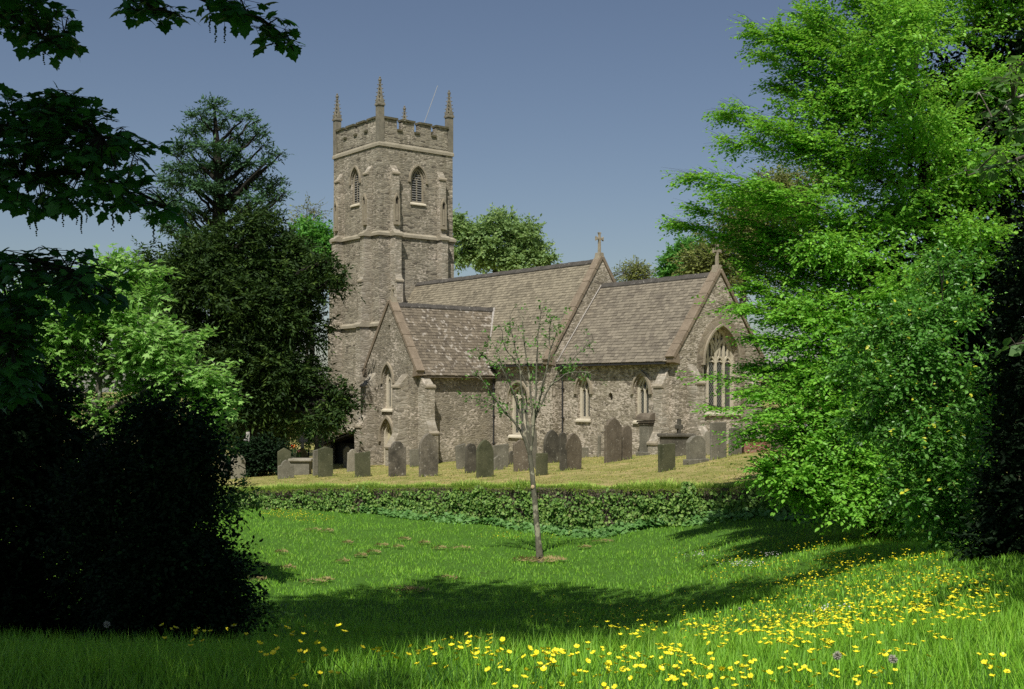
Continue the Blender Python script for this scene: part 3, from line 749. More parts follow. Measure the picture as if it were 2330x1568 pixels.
S_g = {
    'green': plain_stone('green_gravestone', (.060, .065, .036), (.115, .115, .066), 5, .35, (.24, .24, .17)),
    'dark': plain_stone('dark_gravestone', (.050, .046, .036), (.12, .108, .082), 5, .35, (.34, .32, .26)),
    'grey': plain_stone('grey_gravestone', (.12, .112, .085), (.22, .205, .158), 5, .4, (.36, .33, .27)),
    'pale': plain_stone('pale_gravestone', (.22, .20, .15), (.33, .30, .235), 5, .1),
    'brown': plain_stone('brown_gravestone', (.095, .078, .056), (.18, .15, .11), 5, .45, (.34, .31, .25)),
    'mottled': plain_stone('mottled_gravestone', (.062, .056, .044), (.24, .21, .16), 3.2, .4, (.42, .39, .33)),
    'white': plain_stone('white_marble', (.42, .40, .35), (.55, .52, .46), 5),
    'brick': rubble('tomb_brick', [(.22, .09, .06), (.28, .13, .09), (.18, .08, .06)], (4.5, 4.5, 13), mw=.06),
}
EAST = math.radians(-51.5)
def gravestone(x0, x1, top, base, kind, tone, label, th=.11, yaw=0.0, lean=0.0, tilt=0.0, plinth=False, D=None, cat='gravestone', group='gravestones in the churchyard', side='pale'):
    px = (x0 + x1) / 2
    if D is None: X, Y, z = cast(px, base, yard=True, ymin=25)
    else: X, Y = (px - 1165) / F * D, D; z = float(gz(X, Y))
    k = F / Y; c, s = math.cos(EAST + yaw), math.sin(EAST + yaw)          # front normal (c, s); width axis (-s, c)
    wpx = (-s) - c * 0 - 0
    wfac = abs(-s - c * (X / Y)); tfac = abs(c + (-s) * 0)
    w = max(.28, ((x1 - x0) / k - th * abs(c - s * (X / Y)) * .9) / wfac)
    h = (EYE - (top - 890) / k) - z
    bm = bmesh.new()
    o = stone_outline(kind, w, h)
    prism(bm, [(th / 2, a, b) for a, b in o], (-th, 0, 0))
    bmesh.ops.recalc_face_normals(bm, faces=bm.faces)
    ob = from_bm('gravestone', bm, S_g[tone], None, loc=(X, Y, z), bevel=.012)
    ob.rotation_euler = (tilt + random.gauss(0, .012), lean + random.gauss(0, .018), EAST + yaw + random.gauss(0, .05))
    tag(ob, label, cat, group)
    if plinth:
        bm = bmesh.new(); box(bm, -th / 2 - .09, th / 2 + .09, -w / 2 - .10, w / 2 + .10, -.3, .16)
        from_bm('plinth', bm, S_g[tone], ob, loc=(0, 0, 0), bevel=.02)
    return ob, (X, Y, z, w, h)
G = gravestone
G(499, 523, 1033, 1086, 'round', 'pale', 'pale rounded gravestone half hidden by the dark bush at far left')
G(525, 559, 1034, 1089, 'lowgothic', 'pale', 'pale grey pointed gravestone, leftmost clear of the dark bush', th=.13)
G(632, 662, 1019, 1083, 'peak', 'green', 'tall green peaked gravestone behind a low scrolled headstone', th=.10)
G(632, 669, 1046, 1089, 'scroll', 'grey', 'low grey headstone with scrolled shoulders in front of a peaked one', th=.14)
G(673, 700, 1019, 1068, 'gothic', 'green', 'dark green pointed gravestone behind two small round footstones')
G(668, 682, 1056, 1077, 'round', 'grey', 'smallest grey round footstone, left of its twin', th=.09)
G(679, 700, 1056, 1076, 'round', 'grey', 'small wide round footstone below the dark green pointed stone', th=.09)
G(716, 737, 987, 1026, 'round', 'grey', 'grey round gravestone far back beside the white cross', D=64)
G(711, 733, 1021, 1082, 'slant', 'grey', 'grey slab standing close behind a broad low-peaked green gravestone', yaw=.15)
G(724, 758, 1016, 1085, 'lowpeak', 'green', 'broad green gravestone with a low peaked top, left of the lean-to shed', th=.16)
G(781, 800, 1015, 1064, 'gothic', 'grey', 'narrow grey pointed gravestone in front of the shed opening')
G(789, 814, 1022, 1073, 'shoulder', 'pale', 'pale shouldered gravestone between the shed and a dark square slab', lean=.04)
G(808, 843, 1027, 1085, 'slant', 'green', 'dark green square-topped slab left of the transept door', th=.08, lean=-.02)
G(884, 924, 1004, 1084, 'shoulder', 'mottled', 'mottled round-topped gravestone right of the transept door', th=.15, plinth=False)
G(932, 955, 1022, 1062, 'rect', 'grey', 'plain grey rectangular slab against the transept buttress')
G(953, 997, 986, 1084, 'gothic', 'mottled', 'tall mottled arch-topped gravestone with white lichen spots beside the transept buttress', th=.15)
G(1038, 1063, 1010, 1067, 'slant', 'grey', 'grey tilted rectangular slab in front of the transept side wall', tilt=.07)
G(1058, 1083, 1009, 1076, 'round', 'dark', 'blackened narrow round gravestone with lichen, left of a big green pointed one', th=.13)
G(1083, 1124, 1000, 1086, 'gothic', 'green', 'big green pointed gravestone left of the young tree', th=.13, plinth=False)
G(1120, 1156, 1010, 1064, 'slant', 'grey', 'wide grey slab behind a small sloping stone, left of the young tree', th=.09)
G(1122, 1146, 1036, 1069, 'peak', 'grey', 'small grey sloping stone in front of a wide slab')
G(1157, 1174, 1026, 1057, 'round', 'dark', 'small dark round headstone below the nave window')
G(1169, 1204, 1000, 1072, 'peak', 'brown', 'reddish brown gravestone directly left of the young tree trunk', th=.13)
G(1194, 1222, 968, 1046, 'gothic', 'grey', 'tall pointed grey gravestone behind the young tree branches', D=50)
G(1219, 1246, 1031, 1082, 'rect', 'green', 'dark green square slab directly right of the young tree trunk', th=.08)
G(1236, 1276, 978, 1053, 'gothic', 'dark', 'dark pointed gravestone with a pale left edge below the drainpipe', th=.15)
G(1273, 1291, 984, 1052, 'round', 'dark', 'dark gravestone peeping out between two pointed ones under the drainpipe', D=47)
G(1280, 1324, 985, 1069, 'gothic', 'brown', 'broad brown pointed gravestone right of the drainpipe', th=.12, lean=.03)
G(1323, 1342, 1018, 1041, 'rect', 'grey', 'low grey slab leaning on the chancel wall', th=.07)
G(1359, 1377, 992, 1039, 'rect', 'grey', 'narrow grey slab left of the tallest pointed gravestone')
G(1374, 1415, 949, 1051, 'shoulderpeak', 'brown', 'tallest shouldered and peaked gravestone before the chancel wall', th=.16)
G(1413, 1439, 968, 1046, 'round', 'brown', 'narrow brown round gravestone against the tallest shouldered one', th=.12)
G(1498, 1536, 1010, 1072, 'rect', 'green', 'small dark green square-cut slab in front of the pedestal tomb', th=.10, yaw=.12)
G(1562, 1606, 991, 1054, 'seg', 'grey', 'rough grey gravestone on a plinth right of the dark cross', th=.2, plinth=True)
G(1598, 1616, 980, 1036, 'gothic', 'pale', 'pale pointed gravestone beside the chancel corner buttress')
G(1615, 1654, 961, 1044, 'rect', 'grey', 'tall grey square-topped gravestone under the east window', th=.1)
G(1656, 1689, 970, 1035, 'slant', 'grey', 'leaning grey slab right of the tall square-topped one', lean=.05)
G(1753, 1783, 965, 1024, 'rect', 'brown', 'brown square gravestone half hidden by the beech leaves')

# pedestal tomb
X, Y, z = cast(1475, 1034, yard=True, ymin=25); k = F / Y
t = empty('pedestal_tomb', (X, Y, z), EAST); tag(t, 'tall grey pedestal tomb with moulded cap and curved top', 'tomb')
hh = 94 / k; hw = .34
bm = bmesh.new(); box(bm, -hw + .04, hw - .04, -hw + .04, hw - .04, -.3, hh * .74); from_bm('shaft', bm, S_g['grey'], t, loc=(0, 0, 0), bevel=.02)
bm = bmesh.new(); box(bm, -hw - .08, hw + .08, -hw - .08, hw + .08, -.3, .12); from_bm('base', bm, S_g['grey'], t, loc=(0, 0, 0), bevel=.02)
bm = bmesh.new()
ring(bm, -hw, hw, -hw, hw, hh * .72, hh * .77, .02); ring(bm, -hw - .05, hw + .05, -hw - .05, hw + .05, hh * .775, hh * .82, .03)
pts = [(hw + .09, hh * .83), (hw + .09, hh * .86)] + [((hw + .02) * math.cos(a), hh * .865 + hh * .135 * math.sin(a)) for a in np.linspace(0, math.pi, 11)] + [(-hw - .09, hh * .86), (-hw - .09, hh * .83)]
prism(bm, [(hw + .08, a, b) for a, b in pts], (-2 * hw - .16, 0, 0)); from_bm('cap', bm, S_g['brown'], t, loc=(0, 0, 0))
# crosses
def cross(px, top, base, tone, label, D=None, arm=.5, rocky=False, steps=True, group='cross-shaped grave markers'):
    if D is None: X, Y, z = cast(px, base, yard=True, ymin=25)
    else: X, Y = (px - 1165) / F * D, D; z = float(gz(X, Y))
    k = F / Y; h = EYE - (top - 890) / k - z
    t = empty('grave_cross', (X, Y, z), EAST); tag(t, label, 'grave cross', group)
    bm = bmesh.new(); b0 = .5 * h if rocky else .30
    a = arm / 2
    prism(bm, [(.07, q, r) for q, r in [(-.085, b0 - .1), (.085, b0 - .1), (.075, h * .70), (a, h * .71), (a, h * .83), (.075, h * .84), (.07, h), (-.07, h), (-.075, h * .84), (-a, h * .83), (-a, h * .71), (-.075, h * .70)]], (-.14, 0, 0))
    from_bm('cross', bm, S_g[tone], t, loc=(0, 0, 0), bevel=.015)
    bm = bmesh.new()
    if rocky:
        prism(bm, [(.2, q, r) for q, r in [(-.34, -.3), (.36, -.3), (.33, h * .28), (.26, h * .42), (.15, h * .56), (-.12, h * .57), (-.25, h * .44), (-.33, h * .25)]], (-.4, 0, 0))
    else:
        box(bm, -.32, .32, -.32, .32, -.6, .14); box(bm, -.22, .22, -.22, .22, .14, .30)
    from_bm('base', bm, S_g[tone], t, loc=(0, 0, 0), bevel=.03)
cross(1545, 953, 1032, 'dark', 'blackened stone cross on a rocky mound base near the chancel buttress', rocky=True, arm=.4)
cross(688, 984, 1024, 'white', 'white stone cross on a stepped base left of the tower foot', D=66, arm=.62)
cross(564, 983, 1022, 'white', 'pale stone cross among the shrubs beneath the yew', D=58, arm=.55)
# chest tombs
def chest(x0, x1, top, D, tone, side, label, depth=.9, th=.13, yaw=0.0):
    Xa, Xb = (x0 - 1165) / F * D, (x1 - 1165) / F * D; L = Xb - Xa; X = (Xa + Xb) / 2; z = float(gz(X, D)); h = EYE - (top - 890) * D / F - z
    t = empty('chest_tomb', (X, D, z), yaw); tag(t, label, 'tomb', 'chest tombs beside the chancel')
    bm = bmesh.new(); box(bm, -L / 2 + .12, L / 2 - .12, -depth / 2 + .1, depth / 2 - .1, -.5, h - th); from_bm('chest', bm, S_g[side], t, loc=(0, 0, 0), bevel=.01)
    bm = bmesh.new(); box(bm, -L / 2, L / 2, -depth / 2, depth / 2, h - th, h); from_bm('ledger_slab', bm, S_g[tone], t, loc=(0, 0, 0), bevel=.025)
chest(1496, 1582, 987, 51.0, 'dark', 'dark', 'dark slab-topped chest tomb behind the blackened cross', yaw=-.1)  # shade on the chest body is put into its dark stone colour
chest(1684, 1756, 992, 47.0, 'grey', 'brick', 'low brick chest tomb with a grey slab under the east window', yaw=-.06)
chest(1782, 1842, 966, 44.0, 'white', 'grey', 'white slab table tomb among the beech leaves at right', yaw=-.1)
chest(659, 712, 1043, 55.0, 'pale', 'grey', 'low pale ledger tomb behind the green gravestones at left')

# flower bunches on graves at the left
def posy(px, py, D, cols, label, n=14):
    p = P(px, py, D); p[2] = max(p[2], gz(p[0], p[1]) + .15)
    t = empty('flower_bunch', tuple(p)); tag(t, label, 'flowers', 'flower bunches on graves')
    for c, nm, k0 in cols:
        bm = bmesh.new()
        for i in range(n):
            v = Vector((random.gauss(k0, .05), random.gauss(0, .045), random.gauss(.02, .035)))
            bmesh.ops.create_icosphere(bm, subdivisions=1, radius=random.uniform(.022, .04), matrix=Matrix.Translation(v))
        from_bm('petals', bm, flat(nm, c, .6), t, loc=(0, 0, 0))
    bm = bmesh.new()
    for i in range(12):
        a = random.uniform(0, 6.28); bmesh.ops.create_cone(bm, segments=4, radius1=.03, radius2=.01, depth=.3, matrix=Matrix.Translation((.1 * math.cos(a), .1 * math.sin(a), -.14)))
    from_bm('stems', bm, flat('stem_green', (.03, .07, .02), .7), t, loc=(0, 0, 0))
posy(668, 1017, 60, [((.75, .07, .03), 'red_petals', -.05), ((.85, .30, .05), 'orange_petals', .1)], 'red and orange flower bunch on a grave below the yew')
posy(680, 1027, 61, [((.75, .25, .30), 'pink_petals', 0)], 'pink flower bunch beside the white cross base')

# ------------------------------------------------------------------ plant helpers
def unit(v): return v / np.maximum(np.linalg.norm(v, axis=-1, keepdims=True), 1e-9)
LEAF4 = (np.array([(0, 0, 0), (.45, .30, .05), (1, 0, -.06), (.45, -.30, .05)]), np.array([(0, 2, 1), (0, 3, 2)]))
LEAF6 = (np.array([(0, 0, 0), (.28, .29, .05), (.68, .25, .03), (1, 0, -.10), (.68, -.25, .03), (.28, -.29, .05)]),
         np.array([(0, 2, 1), (0, 3, 2), (0, 4, 3), (0, 5, 4)]))
_h = [(-.10, .20), (-.03, .42), (.16, .33), (.30, .46), (.42, .60), (.48, .36), (.58, .30), (.70, .28), (.78, .13), (1.0, 0)]
_o = [(0, 0)] + _h + [(a, -s) for a, s in _h[:-1][::-1]]
_pv = np.array([(.32, 0, .05)] + [(a, s, -.22 * ((a - .32) ** 2 + s * s) + .04) for a, s in _o])
PALM = (_pv, np.array([(0, 1 + i, 1 + (i + 1) % len(_o)) for i in range(len(_o))]))
NEEDLE = (np.array([(0, 0, 0), (.35, .13, .03), (1, 0, -.05), (.35, -.13, .03)]), np.array([(0, 2, 1), (0, 3, 2)]))
FAN = (np.array([(0, 0, 0), (.35, .30, .0), (.75, .42, -.06), (.6, .12, 0), (1, 0, -.05), (.6, -.12, 0), (.75, -.42, -.06), (.35, -.30, 0)]),
       np.array([(0, 2, 1), (0, 3, 2), (0, 4, 3), (0, 5, 4), (0, 6, 5), (0, 7, 6)]))
BLADE = (np.array([(0, .5, 0), (0, -.5, 0), (.5, .38, .08), (.5, -.38, .08), (1, 0, .34)]), np.array([(0, 1, 2), (1, 3, 2), (2, 3, 4)]))

def leaves_mesh(name, tmpl, Pn, A, N, S, var=None, wide=1.0):
    V0, F0 = tmpl; n, k = len(Pn), len(V0)
    A = unit(A); Sd = unit(np.cross(N, A)); N = np.cross(A, Sd)
    S = np.asarray(S).reshape(n, 1, 1)
    W_ = np.asarray(wide); W_ = W_.reshape(n, 1, 1) if W_.ndim else W_
    V = Pn[:, None] + S * (V0[None, :, 0:1] * A[:, None] + W_ * V0[None, :, 1:2] * Sd[:, None] + V0[None, :, 2:3] * N[:, None])
    Fc = (np.arange(n) * k)[:, None, None] + F0[None]
    if var is None: var = rng.random(n)
    return mesh_np(name, V.reshape(-1, 3), Fc.reshape(-1, F0.shape[1]), np.repeat(var, k))

class Tubes:
    def __init__(s): s.V, s.F, s.k = [], [], 0
    def add(s, pts, rad, sides=6):
        pts = np.asarray(pts, float); m = len(pts); rad = np.broadcast_to(np.asarray(rad, float), (m,))
        t = np.gradient(pts, axis=0); t = unit(t)
        ref = np.array((0, 0, 1.0)) if abs(t[:, 2]).mean() < .8 else np.array((1.0, 0, 0))
        a = unit(np.cross(t, ref)); b = np.cross(t, a)
        th = np.linspace(0, 2 * math.pi, sides, endpoint=False)
        r = pts[:, None] + rad[:, None, None] * (np.cos(th)[None, :, None] * a[:, None] + np.sin(th)[None, :, None] * b[:, None])
        i = np.arange(m - 1)[:, None] * sides + np.arange(sides)[None]; j = np.arange(m - 1)[:, None] * sides + (np.arange(sides)[None] + 1) % sides
        s.V.append(r.reshape(-1, 3)); s.F.append(np.stack([i, j, j + sides, i + sides], -1).reshape(-1, 4) + s.k); s.k += m * sides
    def build(s, name, m, parent): return link(name, mesh_np(name, np.concatenate(s.V), np.concatenate(s.F), smooth=True), m, parent)
def bez(a, b, lift=0.0, n=7, jit=0.0, side=None):
    a, b = np.asarray(a, float), np.asarray(b, float); c = (a + b) / 2 + np.array((0, 0, lift))
    if side is not None: c = c + side
    t = np.linspace(0, 1, n)[:, None]; p = (1 - t) ** 2 * a + 2 * t * (1 - t) * c + t * t * b
    if jit: p[1:-1] += rng.normal(0, jit, (n - 2, 3))
    return p
def sprays(lobes, n, per, L, size, flatness=1.0, droop=.25, lift=.15, shell=.45, out=.9, rnd=.55, keep=None, wexp=2 / 3.):
    """lobes: (x,y,z,rx,ry,rz). Twigs that leave the lobe surface, leaves in two ranks along each.
    returns leaf positions, axes, normals, sizes and the twig ends (start, end)"""
    lb = np.array([l[:6] for l in lobes], float); wgt = np.array([(l[6] if len(l) > 6 else 1) for l in lobes]) * (lb[:, 3] * lb[:, 4] * lb[:, 5]) ** wexp
    li = rng.choice(len(lb), n, p=wgt / wgt.sum())
    u = unit(rng.normal(size=(n, 3))); r = rng.random(n) ** shell
    ro = (u * lb[li, 3:6]) * r[:, None]; O = lb[li, :3] + ro
    d = unit(out * unit(ro + 1e-6) + rnd * rng.normal(size=(n, 3)) + np.array((0, 0, lift)))
    if keep is not None:
        k = keep(O); O, d = O[k], d[k]; n = len(O)
    Ln = L * rng.uniform(.6, 1.3, n)
    s_ = unit(np.cross(d, np.array((0, 0, 1.0))) + .25 * rng.normal(size=(n, 3)))
    t = (np.arange(per) + .6) / per
    pos = O[:, None] + d[:, None] * (Ln[:, None] * t)[..., None]
    pos[..., 2] -= droop * Ln[:, None] * t[None] ** 2
    sg = np.where(np.arange(per) % 2 == 0, 1.0, -1.0); last = np.arange(per) == per - 1
    ax = d[:, None] * np.where(last, 1.2, .55)[None, :, None] + s_[:, None] * (sg * np.where(last, .1, .9))[None, :, None] + .28 * rng.normal(size=(n, per, 3))
    ax[..., 2] -= droop * .9
    nm = np.array((0, 0, 1.0)) * flatness + .42 * rng.normal(size=(n, per, 3)) + .25 * d[:, None]
    S = size * rng.uniform(.65, 1.25, (n, per)) * np.where(last, 1.1, 1)[None]
    var = np.clip(np.repeat(rng.normal(.5, .16, (n, 1)), per, 1) + rng.normal(0, .18, (n, per)), 0, 1)
    end = O + d * Ln[:, None]; end[:, 2] -= droop * Ln
    f = lambda q: q.reshape(-1, q.shape[-1])
    return f(pos), f(ax), f(nm), S.ravel(), var.ravel(), O, end
def twig_mesh(name, O, E, r0=.008, mat=None, parent=None, sag=.15):
    """thin three-sided twigs"""
    n = len(O); d = unit(E - O); a = unit(np.cross(d, rng.normal(size=(n, 3)))); b = np.cross(d, a)
    M = (O + E) / 2; M[:, 2] += sag * np.linalg.norm(E - O, axis=1) * .35
    V = []
    for c, rr in ((O, r0), (M, r0 * .7), (E, r0 * .3)):
        for th in (0, 2.1, 4.2): V.append(c + rr * (math.cos(th) * a + math.sin(th) * b))
    V = np.stack(V, 1); Fq = []
    for q in (0, 3):
        for i in range(3): Fq.append((q + i, q + (i + 1) % 3, q + 3 + (i + 1) % 3, q + 3 + i))
    Fc = (np.arange(n) * 9)[:, None, None] + np.array(Fq)[None]
    return link(name, mesh_np(name, V.reshape(-1, 3), Fc.reshape(-1, 4)), mat, parent)
def lobe_px(px, py, D, r, ry=None, rd=None):
    p = P(px, py, D); k = D / F; return (p[0], p[1], p[2], r * k, (rd if rd is not None else r) * k, (ry or r) * k)

def clump(lobes, k, f, flat=1.0, at=.72, up=0.0):
    """break each crown lobe up into k smaller ones near its surface, so the crown has hollows and gaps"""
    out = []
    for l in lobes:
        for i in range(k):
            u = unit(rng.normal(size=3)); u[2] += up; r = np.array(l[3:6]); q = np.array(l[:3]) + u * r * at * rng.uniform(.7, 1.15); s = f * rng.uniform(.7, 1.3)
            out.append((q[0], q[1], q[2], r[0] * s, r[1] * s, max(r[0] * s * flat, .05)))
    return out
def tree(name, label, cat, base, lobes, leaf, twig=None, trunk_r=.15, barkm=None, fork=.3, limbs=True, group=None, stems=None, sub=6, crown='crown', lean=(0, 0), limb_r=.55):
    """base point; crown lobes; leaf = dict for sprays + template + material. trunk and limbs reach every lobe"""
    root = empty(name, tuple(base)); tag(root, label, cat, group)
    cl_ = leaf.get('clump'); skel = lobes
    if cl_: lobes = clump(lobes, *cl_)
    lf = {k: v for k, v in leaf.items() if k != 'clump'}; tm, mt = lf.pop('tmpl'), lf.pop('mat'); wide = lf.pop('wide', 1.0)
    pos, ax, nm, S, var, O, E = sprays(lobes, **lf)
    link(crown, leaves_mesh(crown, tm, pos, ax, nm, S, var, wide), mt, root)
    T = Tubes(); base = np.array(base, float)
    lb = np.array([l[:6] for l in skel]); cen = np.average(lb[:, :3], axis=0, weights=lb[:, 3])
    top = lb[:, 2].max(); H = top - base[2]
    tp = np.array((cen[0] * .7 + base[0] * .3 + lean[0], cen[1] * .7 + base[1] * .3 + lean[1], top))
    st = base - np.array((0, 0, .3))
    main = bez(st, tp, 0, 14, 0.02 * H * .3)
    T.add(main, np.linspace(trunk_r, trunk_r * .15, 14) * np.concatenate([[1.35, 1.1], np.ones(12)]), 9)
    T.build('trunk', barkm, root)
    if limbs:
        B = Tubes()
        for l in lb:
            t = np.clip((l[2] - base[2] - .35 * math.hypot(l[0] - base[0], l[1] - base[1])) / H, fork, .92)
            i = t * 13; a = main[int(i)] + (main[min(13, int(i) + 1)] - main[int(i)]) * (i - int(i))
            L = np.linalg.norm(l[:3] - a)
            c = bez(a, l[:3], .08 * L, 8, .03 * L * .4); r0 = trunk_r * limb_r * (1 - .55 * t)
            B.add(c, np.linspace(r0, r0 * .35, 8), 6)
            for k in range(sub):
                u = unit(rng.normal(size=3)); e = l[:3] + u * l[3:6] * rng.uniform(.55, .95); j = rng.integers(4, 8)
                B.add(bez(c[j], e, .05 * L, 5, .02 * L * .3), np.linspace(r0 * .32, r0 * .08, 5), 4)
        B.build('branch', barkm, root)
    if twig: twig_mesh('twig', O, E, twig, barkm, root)
    return root

L_beech = leafmat('bright_beech_leaf', [(0, (0.116, 0.295, 0.034)), (.5, (0.208, 0.494, 0.052)), (1, (0.362, 0.696, 0.090))], .42, (0.457, 0.800, 0.065), .45, .35)
L_shrub = leafmat('hazel_leaf', [(0, (0.060, 0.189, 0.025)), (.5, (0.116, 0.304, 0.045)), (.93, (0.210, 0.441, 0.095)), (.97, (0.630, 0.630, 0.084)), (1, (0.800, 0.800, 0.063))], .35, (0.294, 0.756, 0.063), .4, .5)
L_maple = leafmat('young_maple_leaf', [(0, (0.156, 0.328, 0.058)), (.5, (0.271, 0.501, 0.116)), (1, (0.416, 0.654, 0.197))], .4, (0.457, 0.800, 0.116), .5, .3)
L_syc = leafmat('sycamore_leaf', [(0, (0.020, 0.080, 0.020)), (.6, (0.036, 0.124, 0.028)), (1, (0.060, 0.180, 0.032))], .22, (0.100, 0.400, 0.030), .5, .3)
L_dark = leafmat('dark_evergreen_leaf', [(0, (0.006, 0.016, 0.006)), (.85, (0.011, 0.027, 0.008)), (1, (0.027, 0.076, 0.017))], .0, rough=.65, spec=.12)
L_yew = leafmat('yew_needle', [(0, (0.014, 0.032, 0.009)), (.6, (0.031, 0.064, 0.012)), (1, (0.071, 0.118, 0.019))], .12, (0.086, 0.174, 0.019), .6, .15)
L_con = leafmat('old_conifer_needle', [(0, (0.039, 0.089, 0.043)), (.6, (0.068, 0.145, 0.060)), (1, (0.106, 0.203, 0.076))], .15, (0.106, 0.255, 0.064), .6, .15)
L_oak = leafmat('oak_spring_leaf', [(0, (0.147, 0.244, 0.098)), (.5, (0.232, 0.352, 0.124)), (1, (0.343, 0.447, 0.166))], .35, (0.392, 0.596, 0.138), .6, .2)
L_bright = leafmat('distant_bright_leaf', [(0, (0.068, 0.221, 0.043)), (1, (0.170, 0.374, 0.068))], .35, (0.238, 0.595, 0.068), .6, .2)
L_olive = leafmat('olive_spring_leaf', [(0, (0.153, 0.187, 0.051)), (1, (0.289, 0.323, 0.093))], .35, (0.340, 0.442, 0.085), .6, .2)
L_ivy = leafmat('ivy_leaf', [(0, (0.057, 0.131, 0.024)), (.5, (0.130, 0.250, 0.043)), (.80, (0.245, 0.367, 0.083)), (.95, (.12, .21, .045)), (1, (.20, .19, .08))], .15, (0.289, 0.656, 0.071), .55, .3)
L_herb = leafmat('broad_herb_leaf', [(0, (0.090, 0.216, 0.054)), (1, (0.198, 0.378, 0.108))], .3, (0.270, 0.630, 0.090), .5, .3)
L_sap = leafmat('sapling_leaf', [(0, (0.070, 0.187, 0.031)), (1, (0.172, 0.343, 0.070))], .35, (0.234, 0.593, 0.046), .5, .3)
B_dark = bark('dark_bark', (.012, .012, .009), (.034, .031, .024))
B_grey = bark('grey_bark', (.06, .055, .045), (.13, .115, .09), 7, .3)
B_pale = bark('lichened_sapling_bark', (.085, .08, .058), (.19, .178, .132), 12, .7, (.36, .34, .24))

# ------------------------------------------------------------------ trees behind and beside the church
ld = dict(tmpl=LEAF4, n=3200, per=9, L=1.0, size=.30, flatness=.7, droop=.2, lift=.2, shell=.4)
def base_at(px, D, X=None):
    x = (px - 1165) / F * D; return (x, D, float(gz(x, D)))
D = 105
tree('oak_tree', 'round spring-green oak rising behind the nave roof beside the tower', 'tree', base_at(1100, D),
     [lobe_px(x, y, D, r, r * .72) for x, y, r in ((1085, 530, 50), (1140, 512, 48), (1190, 545, 44), (1058, 575, 36), (1218, 580, 38), (1120, 575, 55), (1040, 510, 30), (1175, 600, 50), (1245, 596, 18), (1210, 520, 20))],
     dict(ld, mat=L_oak, size=.30, n=3000, shell=.4, clump=(9, .34, .6)), trunk_r=.55, barkm=B_dark, fork=.25)
D = 150
tree('bare_tree', 'thin hazy tree with few leaves in the dip between the two roof gables', 'tree', base_at(1445, D),
     [lobe_px(x, y, D, r, r * .6) for x, y, r in ((1420, 622, 22), (1445, 610, 22), (1472, 625, 20), (1445, 630, 26))],
     dict(ld, mat=L_olive, n=420, per=5, size=.30, L=1.2), trunk_r=.45, barkm=B_grey, sub=14, twig=.03)
D = 92
tree('maple_tree', 'green leafy tree peeping over the chancel ridge, left of the olive one', 'tree', base_at(1560, D),
     [lobe_px(x, y, D, r) for x, y, r in ((1550, 590, 32), (1575, 570, 28), (1530, 615, 26), (1600, 585, 36), (1560, 630, 40))],
     dict(ld, mat=L_bright, n=1700, size=.28, clump=(8, .36, .7)), trunk_r=.4, barkm=B_dark)
D = 82
tree('willow_tree', 'olive-green tree directly behind the chancel gable cross', 'tree', base_at(1680, D),
     [lobe_px(x, y, D, r) for x, y, r in ((1650, 560, 70), (1600, 600, 45), (1700, 500, 70), (1760, 460, 70), (1820, 440, 60), (1640, 620, 60), (1740, 580, 90))],
     dict(ld, mat=L_olive, n=4200, size=.22, L=1.1, clump=(9, .36, .8)), trunk_r=.45, barkm=B_grey, twig=.012)
D = 95
tree('ash_tree', 'bright green treetop between the yew and the tower', 'tree', base_at(705, D),
     [lobe_px(x, y, D, r) for x, y, r in ((705, 545, 38), (735, 560, 32), (680, 570, 34), (720, 590, 50))],
     dict(ld, mat=L_bright, n=1500, size=.30), trunk_r=.35, barkm=B_dark)
D = 100
tree('dead_topped_tree', 'nearly bare twiggy treetop sticking up left of the tower', 'tree', base_at(695, D),
     [lobe_px(x, y, D, r, r * .8) for x, y, r in ((695, 490, 24), (710, 475, 18), (680, 505, 16), (722, 490, 14), (695, 520, 26))],
     dict(ld, mat=L_olive, n=130, per=4, size=.22, L=1.0), trunk_r=.22, barkm=B_grey, sub=16, twig=.022)
# great yew
D = 61
yl = [lobe_px(x - (28 if x > 650 else 0), y, D, r, r * .85) for x, y, r in ((400, 620, 80), (470, 570, 75), (560, 560, 80), (640, 590, 75), (700, 620, 70), (745, 640, 45), (380, 700, 70), (460, 690, 100), (570, 690, 110), (670, 720, 100), (735, 740, 38),
     (420, 800, 90), (520, 800, 110), (630, 820, 105), (700, 830, 60), (470, 890, 80), (570, 885, 85), (670, 890, 70), (722, 880, 46), (350, 650, 45), (600, 520, 40))]
yl += [lobe_px(x, y, D - 1.5, r, r * .5) for x, y, r in ((786, 928, 20), (796, 905, 12), (768, 962, 20), (735, 955, 34), (752, 930, 34), (775, 915, 20), (762, 880, 24), (770, 640, 26), (742, 600, 25))]
tree('yew_tree', 'huge dark green yew standing in front of the tower', 'tree', base_at(580, D), yl,
     dict(tmpl=NEEDLE, mat=L_yew, n=14000, per=9, L=.85, size=.27, flatness=.6, droop=.3, lift=.25, shell=.22, out=1.0, rnd=.65, wide=1.4, clump=(12, .33, .8, .88)), trunk_r=.7, barkm=B_dark, sub=4)
